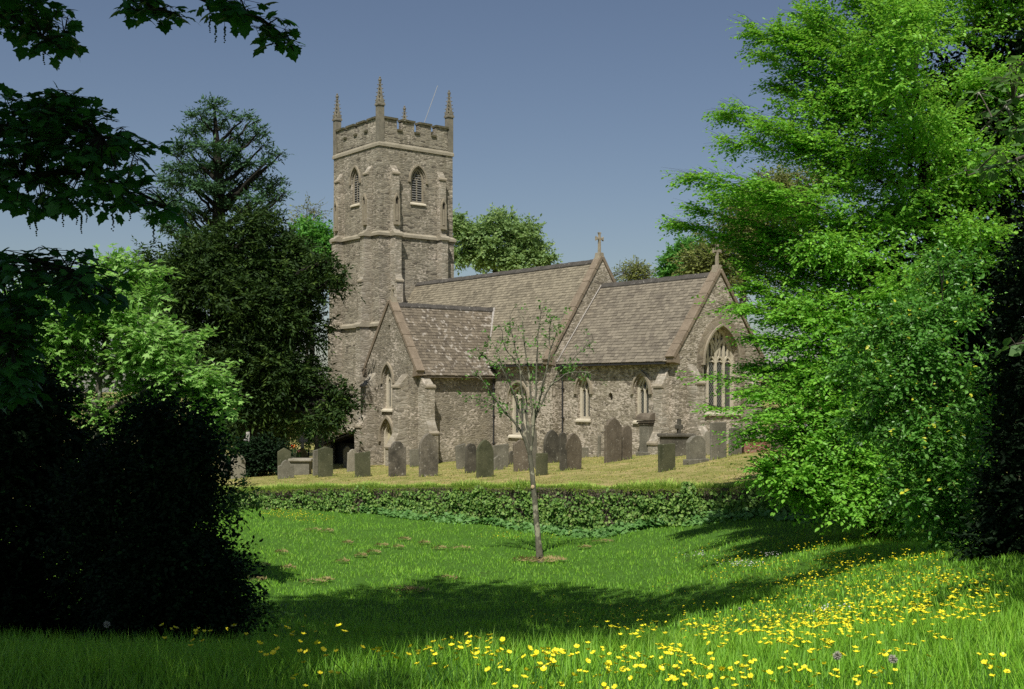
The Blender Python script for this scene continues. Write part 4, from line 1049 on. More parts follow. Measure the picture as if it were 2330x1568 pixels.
# old conifer with open layered crown
D = 72
con = empty('old_conifer', base_at(500, D)); tag(con, 'tall open-branched conifer with flat foliage pads above the yew', 'tree')
T = Tubes(); B = Tubes()
trunk = np.array([P(x, y, D) for x, y in ((502, 980), (500, 800), (498, 640), (497, 520), (499, 420), (494, 340), (490, 280), (487, 236))])
T.add(trunk, np.array([.75, .65, .55, .44, .33, .22, .13, .05]), 9); T.build('trunk', B_dark, con)
pads = [(487, 238, 26), (455, 262, 22), (515, 268, 20), (435, 300, 24), (480, 290, 30), (530, 300, 16), (555, 268, 15), (572, 275, 11), (590, 300, 22), (558, 322, 20), (420, 335, 26), (465, 335, 34), (520, 345, 26), (600, 330, 12),
        (395, 350, 20), (405, 385, 30), (450, 380, 36), (505, 385, 36), (548, 375, 32), (620, 352, 14), (605, 372, 18), (640, 348, 8), (385, 415, 28), (430, 420, 38), (480, 430, 40), (540, 425, 36), (580, 405, 24), (600, 430, 28), (630, 415, 20), (644, 440, 13), (622, 452, 22), (570, 455, 26),
        (375, 455, 30), (415, 470, 36), (450, 490, 30), (525, 470, 28), (590, 490, 22), (610, 500, 18), (360, 500, 26), (400, 520, 34), (440, 540, 34), (620, 480, 10)]
pl = []
for x, y, r in pads:
    dd = D + rng.uniform(-1, 1) * .028 * min(95, abs(y - 225) + 30) * .85
    pl.append(lobe_px(x, y, dd, r * .95, r * .27))
    e = np.array(pl[-1][:3]); hd = abs(x - 497)
    ay = min(640, y + 18 + hd * .75); a = np.array([np.interp(ay, [236, 280, 340, 420, 520, 640], q) for q in ([487, 490, 494, 499, 497, 498],)]).item()
    c = bez(P(a, ay, D), e, -.12 * hd * D / F, 8, .05); r0 = .05 + .0016 * hd
    B.add(c, np.linspace(r0, .025, 8), 5)
    for q in range(3):
        u = unit(rng.normal(size=3)); B.add(bez(c[5], e + u * np.array(pl[-1][3:6]) * .8, .05, 4), np.linspace(.03, .01, 4), 3)
B.build('branch', B_dark, con)
pos, ax, nm, S, var, O, E = sprays(pl, 3000, 8, .5, .24, .9, .10, .3, .5, .9, .5)
link('crown', leaves_mesh('crown', NEEDLE, pos, ax, nm, S, var, 1.5), L_con, con)
# shrubs under the yew
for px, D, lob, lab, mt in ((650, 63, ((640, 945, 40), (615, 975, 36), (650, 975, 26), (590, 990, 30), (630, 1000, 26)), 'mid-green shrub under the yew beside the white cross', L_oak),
                            (585, 56.5, ((575, 1040, 34), (610, 1032, 34), (552, 1042, 30), (632, 1045, 24)), 'blackish shrub added to fill the dark void below the yew', L_dark),  # near-black leaves put in for the shadow under the yew
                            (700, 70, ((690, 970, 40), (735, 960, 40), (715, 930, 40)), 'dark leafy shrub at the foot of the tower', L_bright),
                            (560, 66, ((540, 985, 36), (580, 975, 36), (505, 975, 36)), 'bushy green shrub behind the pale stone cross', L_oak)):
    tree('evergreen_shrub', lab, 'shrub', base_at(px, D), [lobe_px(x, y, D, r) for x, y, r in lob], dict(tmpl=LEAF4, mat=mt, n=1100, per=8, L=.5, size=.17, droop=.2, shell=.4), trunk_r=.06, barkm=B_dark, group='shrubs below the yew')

# ------------------------------------------------------------------ young maple at the left
D = 24.5
tree('young_maple', 'bright pale green young maple sunlit behind the dark bushes', 'tree', base_at(205, D),
     [lobe_px(x, y, D + dz, r, r * .7) for x, y, r, dz in ((245, 640, 75, 0), (180, 690, 80, .4), (300, 690, 90, -.3), (120, 720, 80, .8), (380, 770, 85, -.5), (240, 770, 100, 0), (310, 830, 90, .3), (440, 840, 70, -.6), (170, 820, 90, .5), (480, 900, 52, -.4), (390, 900, 70, .4), (80, 760, 70, .5), (470, 960, 45, .3), (60, 690, 55, .5), (330, 640, 45, .3), (250, 590, 30, 0), (505, 915, 30, -.5), (350, 960, 60, .6), (220, 920, 60, .4), (280, 955, 50, .3), (160, 910, 60, .4), (215, 990, 45, .5), (120, 860, 60, .5), (255, 1020, 40, .6))],
     dict(tmpl=FAN, mat=L_maple, n=3000, per=9, L=.5, size=.14, flatness=1.3, droop=.22, lift=.05, shell=.5, clump=(7, .45, .4, .75)), trunk_r=.13, barkm=B_grey, fork=.12, twig=.006, limb_r=.6)

# ------------------------------------------------------------------ dark bushes at the left
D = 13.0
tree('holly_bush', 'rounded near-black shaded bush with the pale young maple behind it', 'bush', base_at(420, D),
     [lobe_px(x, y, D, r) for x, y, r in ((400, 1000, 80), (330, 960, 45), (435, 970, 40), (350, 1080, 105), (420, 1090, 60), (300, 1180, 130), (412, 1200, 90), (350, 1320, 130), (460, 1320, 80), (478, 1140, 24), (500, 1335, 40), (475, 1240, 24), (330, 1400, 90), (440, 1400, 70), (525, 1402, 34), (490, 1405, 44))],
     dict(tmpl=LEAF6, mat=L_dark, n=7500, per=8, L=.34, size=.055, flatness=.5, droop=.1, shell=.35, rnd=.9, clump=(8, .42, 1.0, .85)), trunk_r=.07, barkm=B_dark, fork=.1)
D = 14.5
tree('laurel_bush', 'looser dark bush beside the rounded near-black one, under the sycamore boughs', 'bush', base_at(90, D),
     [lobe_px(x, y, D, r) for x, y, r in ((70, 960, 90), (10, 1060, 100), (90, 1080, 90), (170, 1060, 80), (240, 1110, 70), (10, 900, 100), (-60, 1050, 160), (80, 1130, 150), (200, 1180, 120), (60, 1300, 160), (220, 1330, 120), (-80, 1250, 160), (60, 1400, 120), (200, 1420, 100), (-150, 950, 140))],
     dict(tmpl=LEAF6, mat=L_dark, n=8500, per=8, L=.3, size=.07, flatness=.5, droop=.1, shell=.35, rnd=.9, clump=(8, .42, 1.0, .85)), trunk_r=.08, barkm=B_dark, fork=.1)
D = 15.5
tree('bramble', 'low sprawling bramble with mixed green leaves at the dark bush edge', 'bush', base_at(530, D),
     [lobe_px(x, y, D, r, r * .6) for x, y, r in ((520, 1150, 28), (470, 1040, 30), (500, 1300, 40), (520, 1330, 34), (540, 1380, 30), (470, 1400, 50), (505, 1010, 22), (600, 1390, 30), (560, 1115, 22))],
     dict(tmpl=LEAF6, mat=L_ivy, n=520, per=7, L=.28, size=.06, shell=.6, rnd=.9, droop=.3), trunk_r=.012, barkm=B_dark, fork=.05, twig=.003)

# ------------------------------------------------------------------ bright beech at the right
D = 26.5
bl = [(1745, 95, 36, 0), (1800, 110, 70, .5), (1760, 175, 30, -.4), (1730, 275, 30, -.8), (1800, 230, 80, .2), (1700, 318, 26, -1), (1770, 300, 50, -.6), (1880, 60, 70, .6), (1930, 130, 100, .5), (1880, 240, 90, -.6), (1850, 350, 80, -1), (1690, 268, 20, -1),
      (1600, 405, 20, -1.6), (1650, 420, 40, -1.4), (1720, 430, 60, -1.2), (1580, 512, 18, -1.6), (1630, 500, 40, -1.5), (1700, 520, 70, -1.2), (1790, 480, 80, -.6), (1725, 590, 45, -1.5), (1760, 600, 90, -1), (1850, 480, 100, 0),
      (1720, 680, 70, -1.6), (1800, 700, 100, -1), (1700, 760, 50, -1.5), (1780, 800, 90, -1.2), (1900, 600, 120, 0), (1960, 330, 130, .8), (2000, 200, 130, 1), (2060, 60, 130, 1), (2000, -60, 150, .8), (2150, 200, 140, 1.5), (2100, 350, 140, 1), (2010, 480, 130, .5),
      (1680, 880, 36, -1.8), (1740, 890, 60, -1.6), (1690, 920, 30, -1.8), (1790, 900, 80, -1.2), (1880, 800, 110, -.6), (1900, 920, 90, -.8), (2000, 700, 120, 0), (1720, 960, 36, -1.6), (1790, 970, 40, -1.4), (2200, 60, 140, 1.8), (2280, 250, 130, 1.5), (2200, 400, 120, 1),
      (2150, 560, 120, 1), (2300, -50, 150, 1.5), (1640, 700, 20, -1.6), (1950, -150, 160, .5), (2200, -200, 200, 1.2)]
bl = [q for q in bl if q[0] > 1860] + [(1900, 250, 60, 0), (1880, 420, 60, -.5), (1860, 560, 60, -1), (1870, 700, 70, -1), (1860, 850, 60, -1), (2034, 30, 70, -6), (2036, 110, 80, -6), (2040, 190, 70, -5), (2040, -60, 80, -5), (2060, 650, 80, -2.2), (2120, 300, 80, -2.4)]
beech = tree('beech_tree', 'tall bright green broadleaf tree with layered sprays beside the east window', 'tree', base_at(2130, D),
     [lobe_px(x, y, D + .6 * dz - (y - 350) * .0036, r, r * .62) for x, y, r, dz in bl],
     dict(tmpl=LEAF6, mat=L_beech, n=8600, per=11, L=.60, size=.097, flatness=1.0, droop=.12, lift=.0, shell=.5, rnd=.5, wexp=.5, clump=(6, .55, .2, .75)), trunk_r=.17, barkm=B_dark, fork=.08, twig=.004, sub=3, limb_r=.26)
# long boughs reaching left, each a pointed fan of flat sprays
AP, AA, AN, AS, AV, AO, AE = [], [], [], [], [], [], []
B = Tubes()
for tx, ty, ix, iy, wd, ns in ((1712, 68, 2050, 250, 60, 130), (1738, 128, 2040, 280, 55, 110), (1770, 200, 2040, 330, 60, 110), (1652, 262, 2040, 400, 55, 130), (1655, 322, 2030, 430, 45, 100), (1745, 290, 2030, 380, 60, 110), (1576, 402, 2000, 560, 55, 130), (1625, 445, 2000, 580, 50, 100), (1705, 420, 2000, 540, 60, 110),
        (1545, 510, 1980, 640, 36, 120), (1590, 478, 1980, 610, 34, 90), (1695, 575, 2000, 700, 42, 120), (1700, 610, 1990, 730, 40, 70), (1705, 655, 2000, 760, 45, 120), (1695, 705, 2000, 790, 45, 100), (1630, 688, 1960, 770, 18, 40), (1722, 770, 2000, 830, 50, 110), (1715, 835, 2000, 880, 50, 110),
        (1592, 860, 1980, 905, 26, 55), (1712, 893, 1980, 930, 45, 90), (1625, 930, 1980, 960, 28, 60), (1700, 985, 1980, 1000, 50, 80), (1740, 950, 1980, 970, 50, 80), (1835, 30, 2080, 200, 70, 120), (1905, -30, 2100, 140, 70, 120), (1800, 85, 2060, 240, 70, 110), (1760, 540, 2000, 640, 70, 110), (1770, 690, 2000, 760, 70, 100), (1780, 860, 2000, 880, 70, 100), (1830, 330, 2050, 420, 70, 110)):
    wd, ns = wd * 1.12, int(ns * (2.3 if ns > 65 else 1.2))
    D0 = D - (ty - 350) * .0036 + rng.uniform(-1.6, .8); p0, p1 = P(ix, iy, D - (iy - 350) * .002), P(tx, ty, D0); k = D0 / F
    c = bez(p0, p1, rng.uniform(.0, .35), 16, .03); B.add(c, np.linspace(.028, .004, 16), 5)
    t = rng.random(ns) ** .8 * .97 + .03; q = t * 15; ii = np.minimum(q.astype(int), 14); O = c[ii] + (c[ii + 1] - c[ii]) * (q - ii)[:, None]; dr = unit(c[ii + 1] - c[ii])
    lat = unit(np.cross(dr, np.array((0, 0, 1.0)))); sg = rng.choice((-1.0, 1.0), ns)[:, None]
    w_ = (wd * k * (1.05 - t) ** .6)[:, None]
    up = np.array((0, 0, 1.0)) * rng.normal(0, .42, (ns, 1)) * w_
    O2 = O + lat * sg * w_ * rng.random((ns, 1)) * .9 + up; dd = unit(dr * 1.0 + lat * sg * rng.uniform(.1, .9, (ns, 1)) + .18 * rng.normal(size=(ns, 3)) - np.array((0, 0, .06)))
    Ls = .62 * rng.uniform(.6, 1.2, ns); per = 10
    for m_ in range(per):
        f_ = (m_ + .6) / per; s2 = unit(np.cross(dd, np.array((0, 0, 1.0)))); sgn = 1 if m_ % 2 else -1
        pos = O2 + dd * (Ls * f_)[:, None]; pos[:, 2] -= .12 * Ls * f_ ** 2
        AP.append(pos); AA.append(dd * .6 + s2 * sgn * .85 + .25 * rng.normal(size=(ns, 3)) - np.array((0, 0, .12))); AN.append(np.array((0, 0, 1.0)) + .40 * rng.normal(size=(ns, 3))); AS.append(.095 * rng.uniform(.6, 1.2, ns)); AV.append(np.clip(rng.normal(.5, .2, ns), 0, 1))
    AO.append(O2); AE.append(O2 + dd * Ls[:, None])
link('bough_leaves', leaves_mesh('bough_leaves', LEAF6, *[np.concatenate(q) for q in (AP, AA, AN, AS, AV)]), L_beech, beech)
twig_mesh('twig', np.concatenate(AO), np.concatenate(AE), .004, B_dark, beech); B.build('bough', B_dark, beech)
D = 23.5
tree('hazel_shrub', 'spreading bright green shrub overhanging the end of the ivy wall', 'shrub', base_at(1990, D),
     [lobe_px(x, y, D + dz, r, r * .7) for x, y, r, dz in ((1750, 1060, 40, 0), (1800, 1080, 60, 0), (1870, 1090, 80, .3), (1790, 1110, 30, -.3), (1890, 1120, 60, 0), (1980, 1080, 90, .3), (1960, 1140, 60, -.4), (2070, 1120, 100, 0), (2040, 1180, 45, -.4), (1880, 1010, 70, .4), (1960, 990, 90, .5), (2100, 1050, 110, .4), (1830, 1010, 40, .2))],
     dict(tmpl=LEAF6, mat=L_beech, n=3400, per=9, L=.52, size=.098, flatness=1.0, droop=.25, shell=.5, clump=(5, .6, .3, .7)), trunk_r=.07, barkm=B_dark, fork=.05, twig=.005)
D = 18.5
tree('privet_shrub', 'glossy shrub flecked with yellow leaves below the tall layered tree', 'shrub', base_at(2190, D),
     [lobe_px(x, y, D + dz, r, r * .85) for x, y, r, dz in ((2000, 760, 60, .2), (1960, 830, 50, .2), (2060, 800, 90, 0), (2120, 700, 90, .3), (2060, 900, 100, 0), (2160, 850, 110, 0), (2100, 1000, 110, 0), (2170, 980, 90, .2), (2150, 1100, 90, -.2), (2100, 1090, 80, -.3), (2190, 720, 70, .5), (2190, 1190, 60, 0), (2140, 1180, 60, .2), (2000, 960, 60, .2), (2150, 600, 60, .5))],
     dict(tmpl=LEAF6, mat=L_shrub, n=3400, per=8, L=.38, size=.076, flatness=.8, droop=.2, shell=.55, rnd=.8, clump=(5, .55, .5, .7)), trunk_r=.035, barkm=B_dark, fork=.05, twig=.004)
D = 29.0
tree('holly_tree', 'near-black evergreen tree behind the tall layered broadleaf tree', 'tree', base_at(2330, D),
     [lobe_px(x, y, D, r) for x, y, r in ((2280, 700, 150), (2200, 850, 130), (2330, 500, 160), (2250, 1000, 160), (2120, 960, 130), (2050, 1100, 110), (2200, 1150, 140), (2350, 900, 200), (2400, 1150, 160), (2150, 700, 110), (2250, 350, 130), (2380, 250, 150), (1940, 1100, 60), (2040, 860, 90), (2330, 1250, 120), (2380, 60, 150), (2080, 560, 100), (2000, 720, 90), (2110, 760, 110), (1950, 860, 80), (1985, 620, 60), (2130, 430, 80), (2200, 200, 90))],  # inner lobes added as black shaded depth between the beech boughs
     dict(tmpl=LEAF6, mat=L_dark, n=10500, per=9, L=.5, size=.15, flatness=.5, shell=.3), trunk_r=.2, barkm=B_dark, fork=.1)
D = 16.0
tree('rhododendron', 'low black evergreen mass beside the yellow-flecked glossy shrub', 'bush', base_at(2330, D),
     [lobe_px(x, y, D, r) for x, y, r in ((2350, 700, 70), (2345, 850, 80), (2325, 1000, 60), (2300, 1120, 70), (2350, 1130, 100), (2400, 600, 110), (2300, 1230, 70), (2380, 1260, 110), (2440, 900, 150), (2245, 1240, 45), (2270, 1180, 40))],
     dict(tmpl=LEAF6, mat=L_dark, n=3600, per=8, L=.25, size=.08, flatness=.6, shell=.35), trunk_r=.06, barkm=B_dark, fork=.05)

# ------------------------------------------------------------------ near trees whose boughs hang into the picture and shade the foreground
def hang(T, lead, spots, n, D, dj, size, spread=.14, minlen=.0):
    """leafy twigs: tips scattered over spots (px ellipses), each joined to the nearest bough point; leaves in a loose rosette at each tip"""
    sp = np.array(spots, float); wt = sp[:, 2] * sp[:, 3]; li = rng.choice(len(sp), n, p=wt / wt.sum())
    a = rng.uniform(0, 2 * math.pi, n); r = np.sqrt(rng.random(n))
    px = sp[li, 0] + sp[li, 2] * r * np.cos(a); py = sp[li, 1] + sp[li, 3] * r * np.sin(a); dd = D + rng.uniform(-dj, dj, n)
    tips = np.stack([P(x, y, d) for x, y, d in zip(px, py, dd)])
    bp = np.concatenate(lead)
    PL, AL, NL, SL = [], [], [], []
    for t in tips:
        dist = np.linalg.norm(bp - t, axis=1); b = bp[np.argmin(dist)]
        T.add(bez(b, t, .05 * dist.min(), 5), np.linspace(.008, .003, 5), 4)
        out = unit(t - b + rng.normal(0, .05, 3))
        for k in range(6):
            az = k * 1.05 + rng.uniform(-.3, .3)
            d = np.array((math.cos(az), math.sin(az), 0)) + .55 * out + np.array((0, 0, -.15 + rng.normal(0, .3)))
            d = unit(d); pt = t + d * rng.uniform(.02, spread) - out * rng.uniform(0, .12)
            PL.append(pt); AL.append(d + np.array((0, 0, -.28 + rng.normal(0, .2)))); NL.append(np.array((0, 0, 1.0)) + .6 * d * np.array((1, 1, 0)) + .35 * rng.normal(size=3)); SL.append(size * rng.uniform(.6, 1.2))
            T.add(np.array([t, pt]), np.array([.0025, .002]), 3)
    return np.array(PL), np.array(AL), np.array(NL), np.array(SL)
syc = empty('sycamore_tree', (-7.5, 3.0, float(gz(-7.5, 3.0)))); tag(syc, 'dark lobed-leaved sycamore whose hanging boughs frame the sky above the young maple', 'tree')
base = np.array(syc.location)
T = Tubes()
tr = bez(base - np.array((0, 0, .3)), (-6.3, 4.2, 14), 0, 12, .06); T.add(tr, np.linspace(.38, .08, 12), 10); T.build('trunk', B_dark, syc)
Dh = 9.0
B = Tubes(); lead = []
for st, pts, r in ((5, ((-260, 330), (-60, 380), (60, 400), (180, 390), (300, 430), (380, 470)), .05), (5, ((-200, 250), (0, 290), (120, 300), (230, 310), (320, 330)), .045),
                   (7, ((-250, -60), (-60, 10), (40, 50), (110, 90), (150, 112)), .035), (8, ((-100, -220), (150, -60), (300, -10), (350, 18), (400, 30)), .03), (9, ((100, -250), (400, -30), (480, 8), (590, 40), (650, 85), (668, 115)), .03),
                   (4, ((-300, 560), (-50, 600), (80, 590), (180, 620), (250, 660)), .04), (4, ((-200, 700), (-20, 720), (30, 790)), .03)):
    c = np.array([P(x, y, Dh + rng.uniform(-.4, .4)) for x, y in pts])
    t0 = tr[st]; seq = np.concatenate([[t0, (t0 + c[0]) / 2 + np.array((0, 0, .5))], c])
    q = np.linspace(0, len(seq) - 1, 26); seq = np.stack([np.interp(q, np.arange(len(seq)), seq[:, i]) for i in range(3)], 1)
    B.add(seq, np.linspace(r, .006, 26), 6); lead.append(seq)
PA = hang(B, lead[:2], [(60, 410, 130, 60), (170, 300, 120, 70), (40, 260, 90, 50), (250, 370, 90, 55), (120, 225, 70, 22), (300, 430, 60, 40), (370, 480, 50, 35), (60, 340, 120, 80), (190, 450, 110, 30), (335, 340, 35, 20), (310, 310, 40, 20), (90, 470, 60, 22)], 250, Dh, .8, .096)
PB = hang(B, lead[2:3], [(60, 30, 90, 45), (120, 85, 50, 30), (20, 15, 60, 30), (100, 60, 60, 50)], 44, Dh, .5, .10)
PC = hang(B, lead[3:4], [(340, 12, 70, 20), (400, 35, 30, 22), (300, 30, 25, 22)], 13, Dh, .4, .10)
PD = hang(B, lead[4:5], [(520, 15, 70, 20), (600, 50, 45, 28), (645, 90, 28, 32), (480, 20, 30, 20)], 22, Dh, .4, .105)
PE = hang(B, lead[5:], [(60, 600, 110, 40), (160, 610, 80, 35), (20, 700, 90, 60), (120, 680, 120, 45), (30, 800, 70, 70), (220, 660, 70, 35), (10, 880, 60, 60), (40, 730, 60, 60)], 190, Dh, .8, .096)
B.build('branch', B_dark, syc)
PN = [np.concatenate(q) for q in zip(PA, PB, PC, PD, PE)]
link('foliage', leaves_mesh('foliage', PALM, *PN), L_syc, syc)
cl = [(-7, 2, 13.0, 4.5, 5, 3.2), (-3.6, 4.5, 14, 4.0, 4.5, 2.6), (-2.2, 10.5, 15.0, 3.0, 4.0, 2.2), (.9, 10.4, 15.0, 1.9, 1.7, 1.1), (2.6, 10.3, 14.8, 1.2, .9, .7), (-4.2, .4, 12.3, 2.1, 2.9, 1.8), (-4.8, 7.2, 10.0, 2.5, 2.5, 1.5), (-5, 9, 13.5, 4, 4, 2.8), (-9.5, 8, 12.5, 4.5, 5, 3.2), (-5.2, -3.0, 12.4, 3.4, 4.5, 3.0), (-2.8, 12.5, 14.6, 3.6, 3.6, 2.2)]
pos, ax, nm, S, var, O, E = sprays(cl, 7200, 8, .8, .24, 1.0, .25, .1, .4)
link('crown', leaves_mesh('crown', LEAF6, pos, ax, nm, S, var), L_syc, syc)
B = Tubes()
for l in cl:
    for k in range(4): B.add(bez(tr[rng.integers(6, 11)], np.array(l[:3]) + unit(rng.normal(size=3)) * np.array(l[3:6]) * .6, .6, 7, .1), np.linspace(.10, .02, 7), 5)
B.build('limb', B_dark, syc)
# catkins hanging from the boughs
for x, y in ((112, 112), (148, 122), (195, 475), (205, 495), (285, 490), (330, 465), (160, 480), (75, 485), (92, 500), (388, 515), (440 // 2, 470), (530, 38), (690 // 1, 60) if False else (545, 60), (568, 62)):
    p = P(x * .9, y, Dh + rng.uniform(-.3, .3)); bm = bmesh.new()
    for k in range(9): bmesh.ops.create_icosphere(bm, subdivisions=1, radius=.011 * (1 - k * .05), matrix=Matrix.Translation((random.gauss(0, .004), random.gauss(0, .004), -k * .015)))
    prism(bm, [(-.002, -.002, 0), (.002, -.002, 0), (0, .003, 0)], (0, 0, .12))
    o = from_bm('catkin', bm, L_syc, syc); o.location = Vector(p) - syc.location
lim = empty('lime_tree', (6.6, 4.0, float(gz(6.6, 4.0)))); tag(lim, 'near lime tree whose large pale leaves droop before the tall layered tree', 'tree')
T = Tubes(); tr = bez(np.array(lim.location) - np.array((0, 0, .3)), (6.9, 4.4, 11), 0, 10, .05); T.add(tr, np.linspace(.26, .05, 10), 9); T.build('trunk', B_dark, lim)
B = Tubes(); lead = []
for st, pts in ((6, ((2480, 150), (2390, 190), (2300, 230), (2230, 300))), (5, ((2480, 330), (2380, 340), (2290, 370), (2200, 400))), (3, ((2450, 820), (2380, 780), (2330, 770)))):
    c = np.array([P(x, y, 8.6 + rng.uniform(-.3, .3)) for x, y in pts]); seq = np.concatenate([[tr[st]], c]); q = np.linspace(0, len(seq) - 1, 20)
    seq = np.stack([np.interp(q, np.arange(len(seq)), seq[:, i]) for i in range(3)], 1); B.add(seq, np.linspace(.03, .005, 20), 6); lead.append(seq)
LA = hang(B, lead, [(2270, 220, 60, 60), (2300, 320, 40, 60), (2230, 380, 50, 25), (2320, 150, 30, 50), (2330, 780, 20, 30)], 22, 8.6, .4, .085)
B.build('branch', B_grey, lim)
link('foliage', leaves_mesh('foliage', LEAF6, *LA, None, 1.5), leafmat('lime_leaf', [(0, (.07, .16, .04)), (1, (.15, .26, .09))], .4, (.2, .42, .06)), lim)
ll = [(7.0, 4.5, 9.5, 3.2, 3.6, 2.6), (8.6, 7.5, 8.6, 3.2, 3.2, 2.6), (9, 2, 8.5, 3, 3, 2.5), (8.8, 9.5, 9.2, 2.6, 2.4, 2.2), (6.9, 9.8, 9.8, 1.7, 2.0, 1.6), (7.8, 12, 9.8, 2, 2, 1.6), (4.9, 6.3, 9.4, 1.3, 1.6, 1.1), (5.9, 7.6, 9.6, 1.3, 1.5, 1.1)]
pos, ax, nm, S, var, O, E = sprays(ll, 3400, 8, .7, .17, 1.0, .25, .1, .4)
link('crown', leaves_mesh('crown', LEAF6, pos, ax, nm, S, var), L_shrub, lim)
B = Tubes()
for l in ll:
    for k in range(4): B.add(bez(tr[rng.integers(5, 10)], np.array(l[:3]) + unit(rng.normal(size=3)) * np.array(l[3:6]) * .6, .4, 6, .08), np.linspace(.07, .015, 6), 5)
B.build('limb', B_dark, lim)

# ------------------------------------------------------------------ the young tree in the middle
X, Y, z = cast(1228, 1280, meadow=True); Ds = Y
sap = empty('young_rowan', (X, Y, z)); tag(sap, 'slender young tree with pale bark and sparse small leaves in the meadow', 'tree')
T = Tubes()
tp = np.array([P(x, y, Ds) for x, y in ((1229, 1290), (1228, 1270), (1225, 1230), (1220, 1180), (1217, 1140), (1213, 1100), (1209, 1060), (1206, 1035))])
tp[0, 2] = z - .15
T.add(tp, np.array([.13, .10, .084, .078, .074, .07, .066, .064]), 10); T.build('trunk', B_pale, sap)
B = Tubes(); tips = []
stems = [((1206, 1038), (1190, 990), (1160, 945), (1120, 900), (1095, 860), (1080, 845)), ((1206, 1038), (1195, 985), (1178, 920), (1150, 850), (1130, 800), (1115, 770)), ((1207, 1036), (1203, 980), (1190, 900), (1180, 830), (1165, 760), (1160, 720)),
         ((1207, 1036), (1212, 970), (1208, 890), (1195, 800), (1190, 740), (1178, 705)), ((1207, 1036), (1214, 965), (1220, 890), (1222, 800), (1225, 740), (1235, 700)), ((1207, 1036), (1216, 960), (1232, 890), (1245, 820), (1262, 770), (1275, 730)),
         ((1214, 962), (1240, 900), (1270, 850), (1300, 820), (1330, 790), (1350, 775)), ((1216, 950), (1236, 870), (1252, 800), (1250, 750), (1255, 725)), ((1180, 970), (1140, 930), (1110, 915), (1075, 905)), ((1178, 920), (1160, 870), (1140, 830), (1105, 815), (1090, 800)),
         ((1250, 880), (1290, 850), (1320, 845), (1345, 850)), ((1200, 880), (1172, 820), (1150, 790), (1140, 745))]
for i, st in enumerate(stems):
    dz = rng.uniform(-.55, .55); k = len(st)
    c = np.array([P(x, y, Ds + dz * j / (k - 1)) for j, (x, y) in enumerate(st)])
    q = np.linspace(0, k - 1, 14); c = np.stack([np.interp(q, np.arange(k), c[:, j]) for j in range(3)], 1); c[1:-1] += rng.normal(0, .012, (12, 3))
    r0 = .045 if i < 6 else .028
    B.add(c, np.linspace(r0, .006, 14), 6)
    for j in range(4, 14):
        for rep in range(2):
            u = unit(c[j] - c[j - 1] + .75 * rng.normal(size=3)); e = c[j] + u * rng.uniform(.15, .45)
            B.add(bez(c[j], e, .03, 4), np.linspace(.007, .003, 4), 3); tips.append(e)
            if rng.random() < .5: tips.append((c[j] + e) / 2)
B.build('branch', B_pale, sap)
tips = np.array(tips); tips = tips[rng.random(len(tips)) < .55]
pos = np.repeat(tips, 6, 0); pos = pos + rng.normal(0, .045, pos.shape)
link('foliage', leaves_mesh('foliage', LEAF4, pos, rng.normal(size=pos.shape) + np.array((0, 0, -.1)), np.array((0, 0, 1.0)) + .6 * rng.normal(size=pos.shape), .10 * rng.uniform(.5, 1.2, len(pos))), L_sap, sap)
bm = bmesh.new(); bmesh.ops.create_icosphere(bm, subdivisions=2, radius=.05, matrix=Matrix.Translation(Vector(P(1212, 1108, Ds - .075))) @ Matrix.Diagonal((1, .4, 1.1, 1)))
from_bm('pruning_scar', bm, flat('fresh_cut_wood', (.55, .40, .25), .8), sap)

# ------------------------------------------------------------------ churchyard retaining wall, its ivy and the herbs at its foot
wx = np.concatenate([np.arange(-30, -14, 1.0), np.arange(-14, 12.01, .35), np.arange(13, 30, 1.0)])
bm = bmesh.new(); prev = None
for x in wx:
    y = float(Yw(x)); zt = float(hc(x, y)) - .02; zb = float(hm(x, y)) - .6; zt = max(zt, zb + .7); j = random.uniform(-.04, .04)
    cur = [bm.verts.new((x, y - .16 + j, zb)), bm.verts.new((x, y - .10 + j, zt - .05 + j * .5)), bm.verts.new((x, y + .22, zt)), bm.verts.new((x, y + .22, zb))]
    if prev:
        for i in range(4): bm.faces.new((prev[i], prev[(i + 1) % 4], cur[(i + 1) % 4], cur[i]))
    else: bm.faces.new(cur)
    prev = cur
bm.faces.new(prev[::-1])
wl = from_bm('retaining_wall', bm, rubble('dry_stone', [(.07, .06, .042), (.14, .115, .08), (.10, .085, .06), (.17, .145, .10)], (4, 4, 12), (.05, .04, .03), .12), None)
tag(wl, 'low overgrown stone retaining wall along the churchyard edge', 'wall')
def scatter_wall(n, x0, x1, fz, dens=None):
    x = rng.uniform(x0, x1, n); y = Yw(x); top = hc(x, y); bot = hm(x, y); t = fz(n)
    return x, y, bot, top, t
n = 56000
x, y, b_, t_, t = scatter_wall(n, -16, 20, lambda n: rng.random(n) ** .8)
thick = .10 + .22 * np.clip(np.sin(x * 1.7) + np.sin(x * 4.1 + 1), 0, 2) * (1 - t * .6)
dens = np.clip((x + 7.5) / 4.0, .45, 1) * np.where(t > .9, .75, 1)
n2 = np.sin(x * 3.1 + 2 * np.sin(t * 5 + x)) * np.cos(t * 7 + 1.5 * np.sin(x * 2.3)) + .6 * np.sin(x * 7.3 + t * 4)
thick = thick + .16 * np.clip(n2, -.3, 1)
k = (rng.random(n) < dens) & (rng.random(n) < np.clip(.75 + .7 * n2, .12, 1))
wob = .75 + .30 * np.sin(x * 2.1 + 1) * np.sin(x * .83) + .18 * np.sin(x * 5.3)
zt_ = b_ + (np.maximum(t_ - b_, .35) - .04) * t * np.where(rng.random(n) < .3, .92, np.clip(wob + .12 * np.sin(x * 9.1), .5, 1.35))
pos = np.stack([x, y - .15 - thick * rng.random(n) * 1.3 - .12 * (1 - t), zt_], 1)[k]
nrm = np.array((-.1, -.75, .55)) + .5 * rng.normal(size=pos.shape)
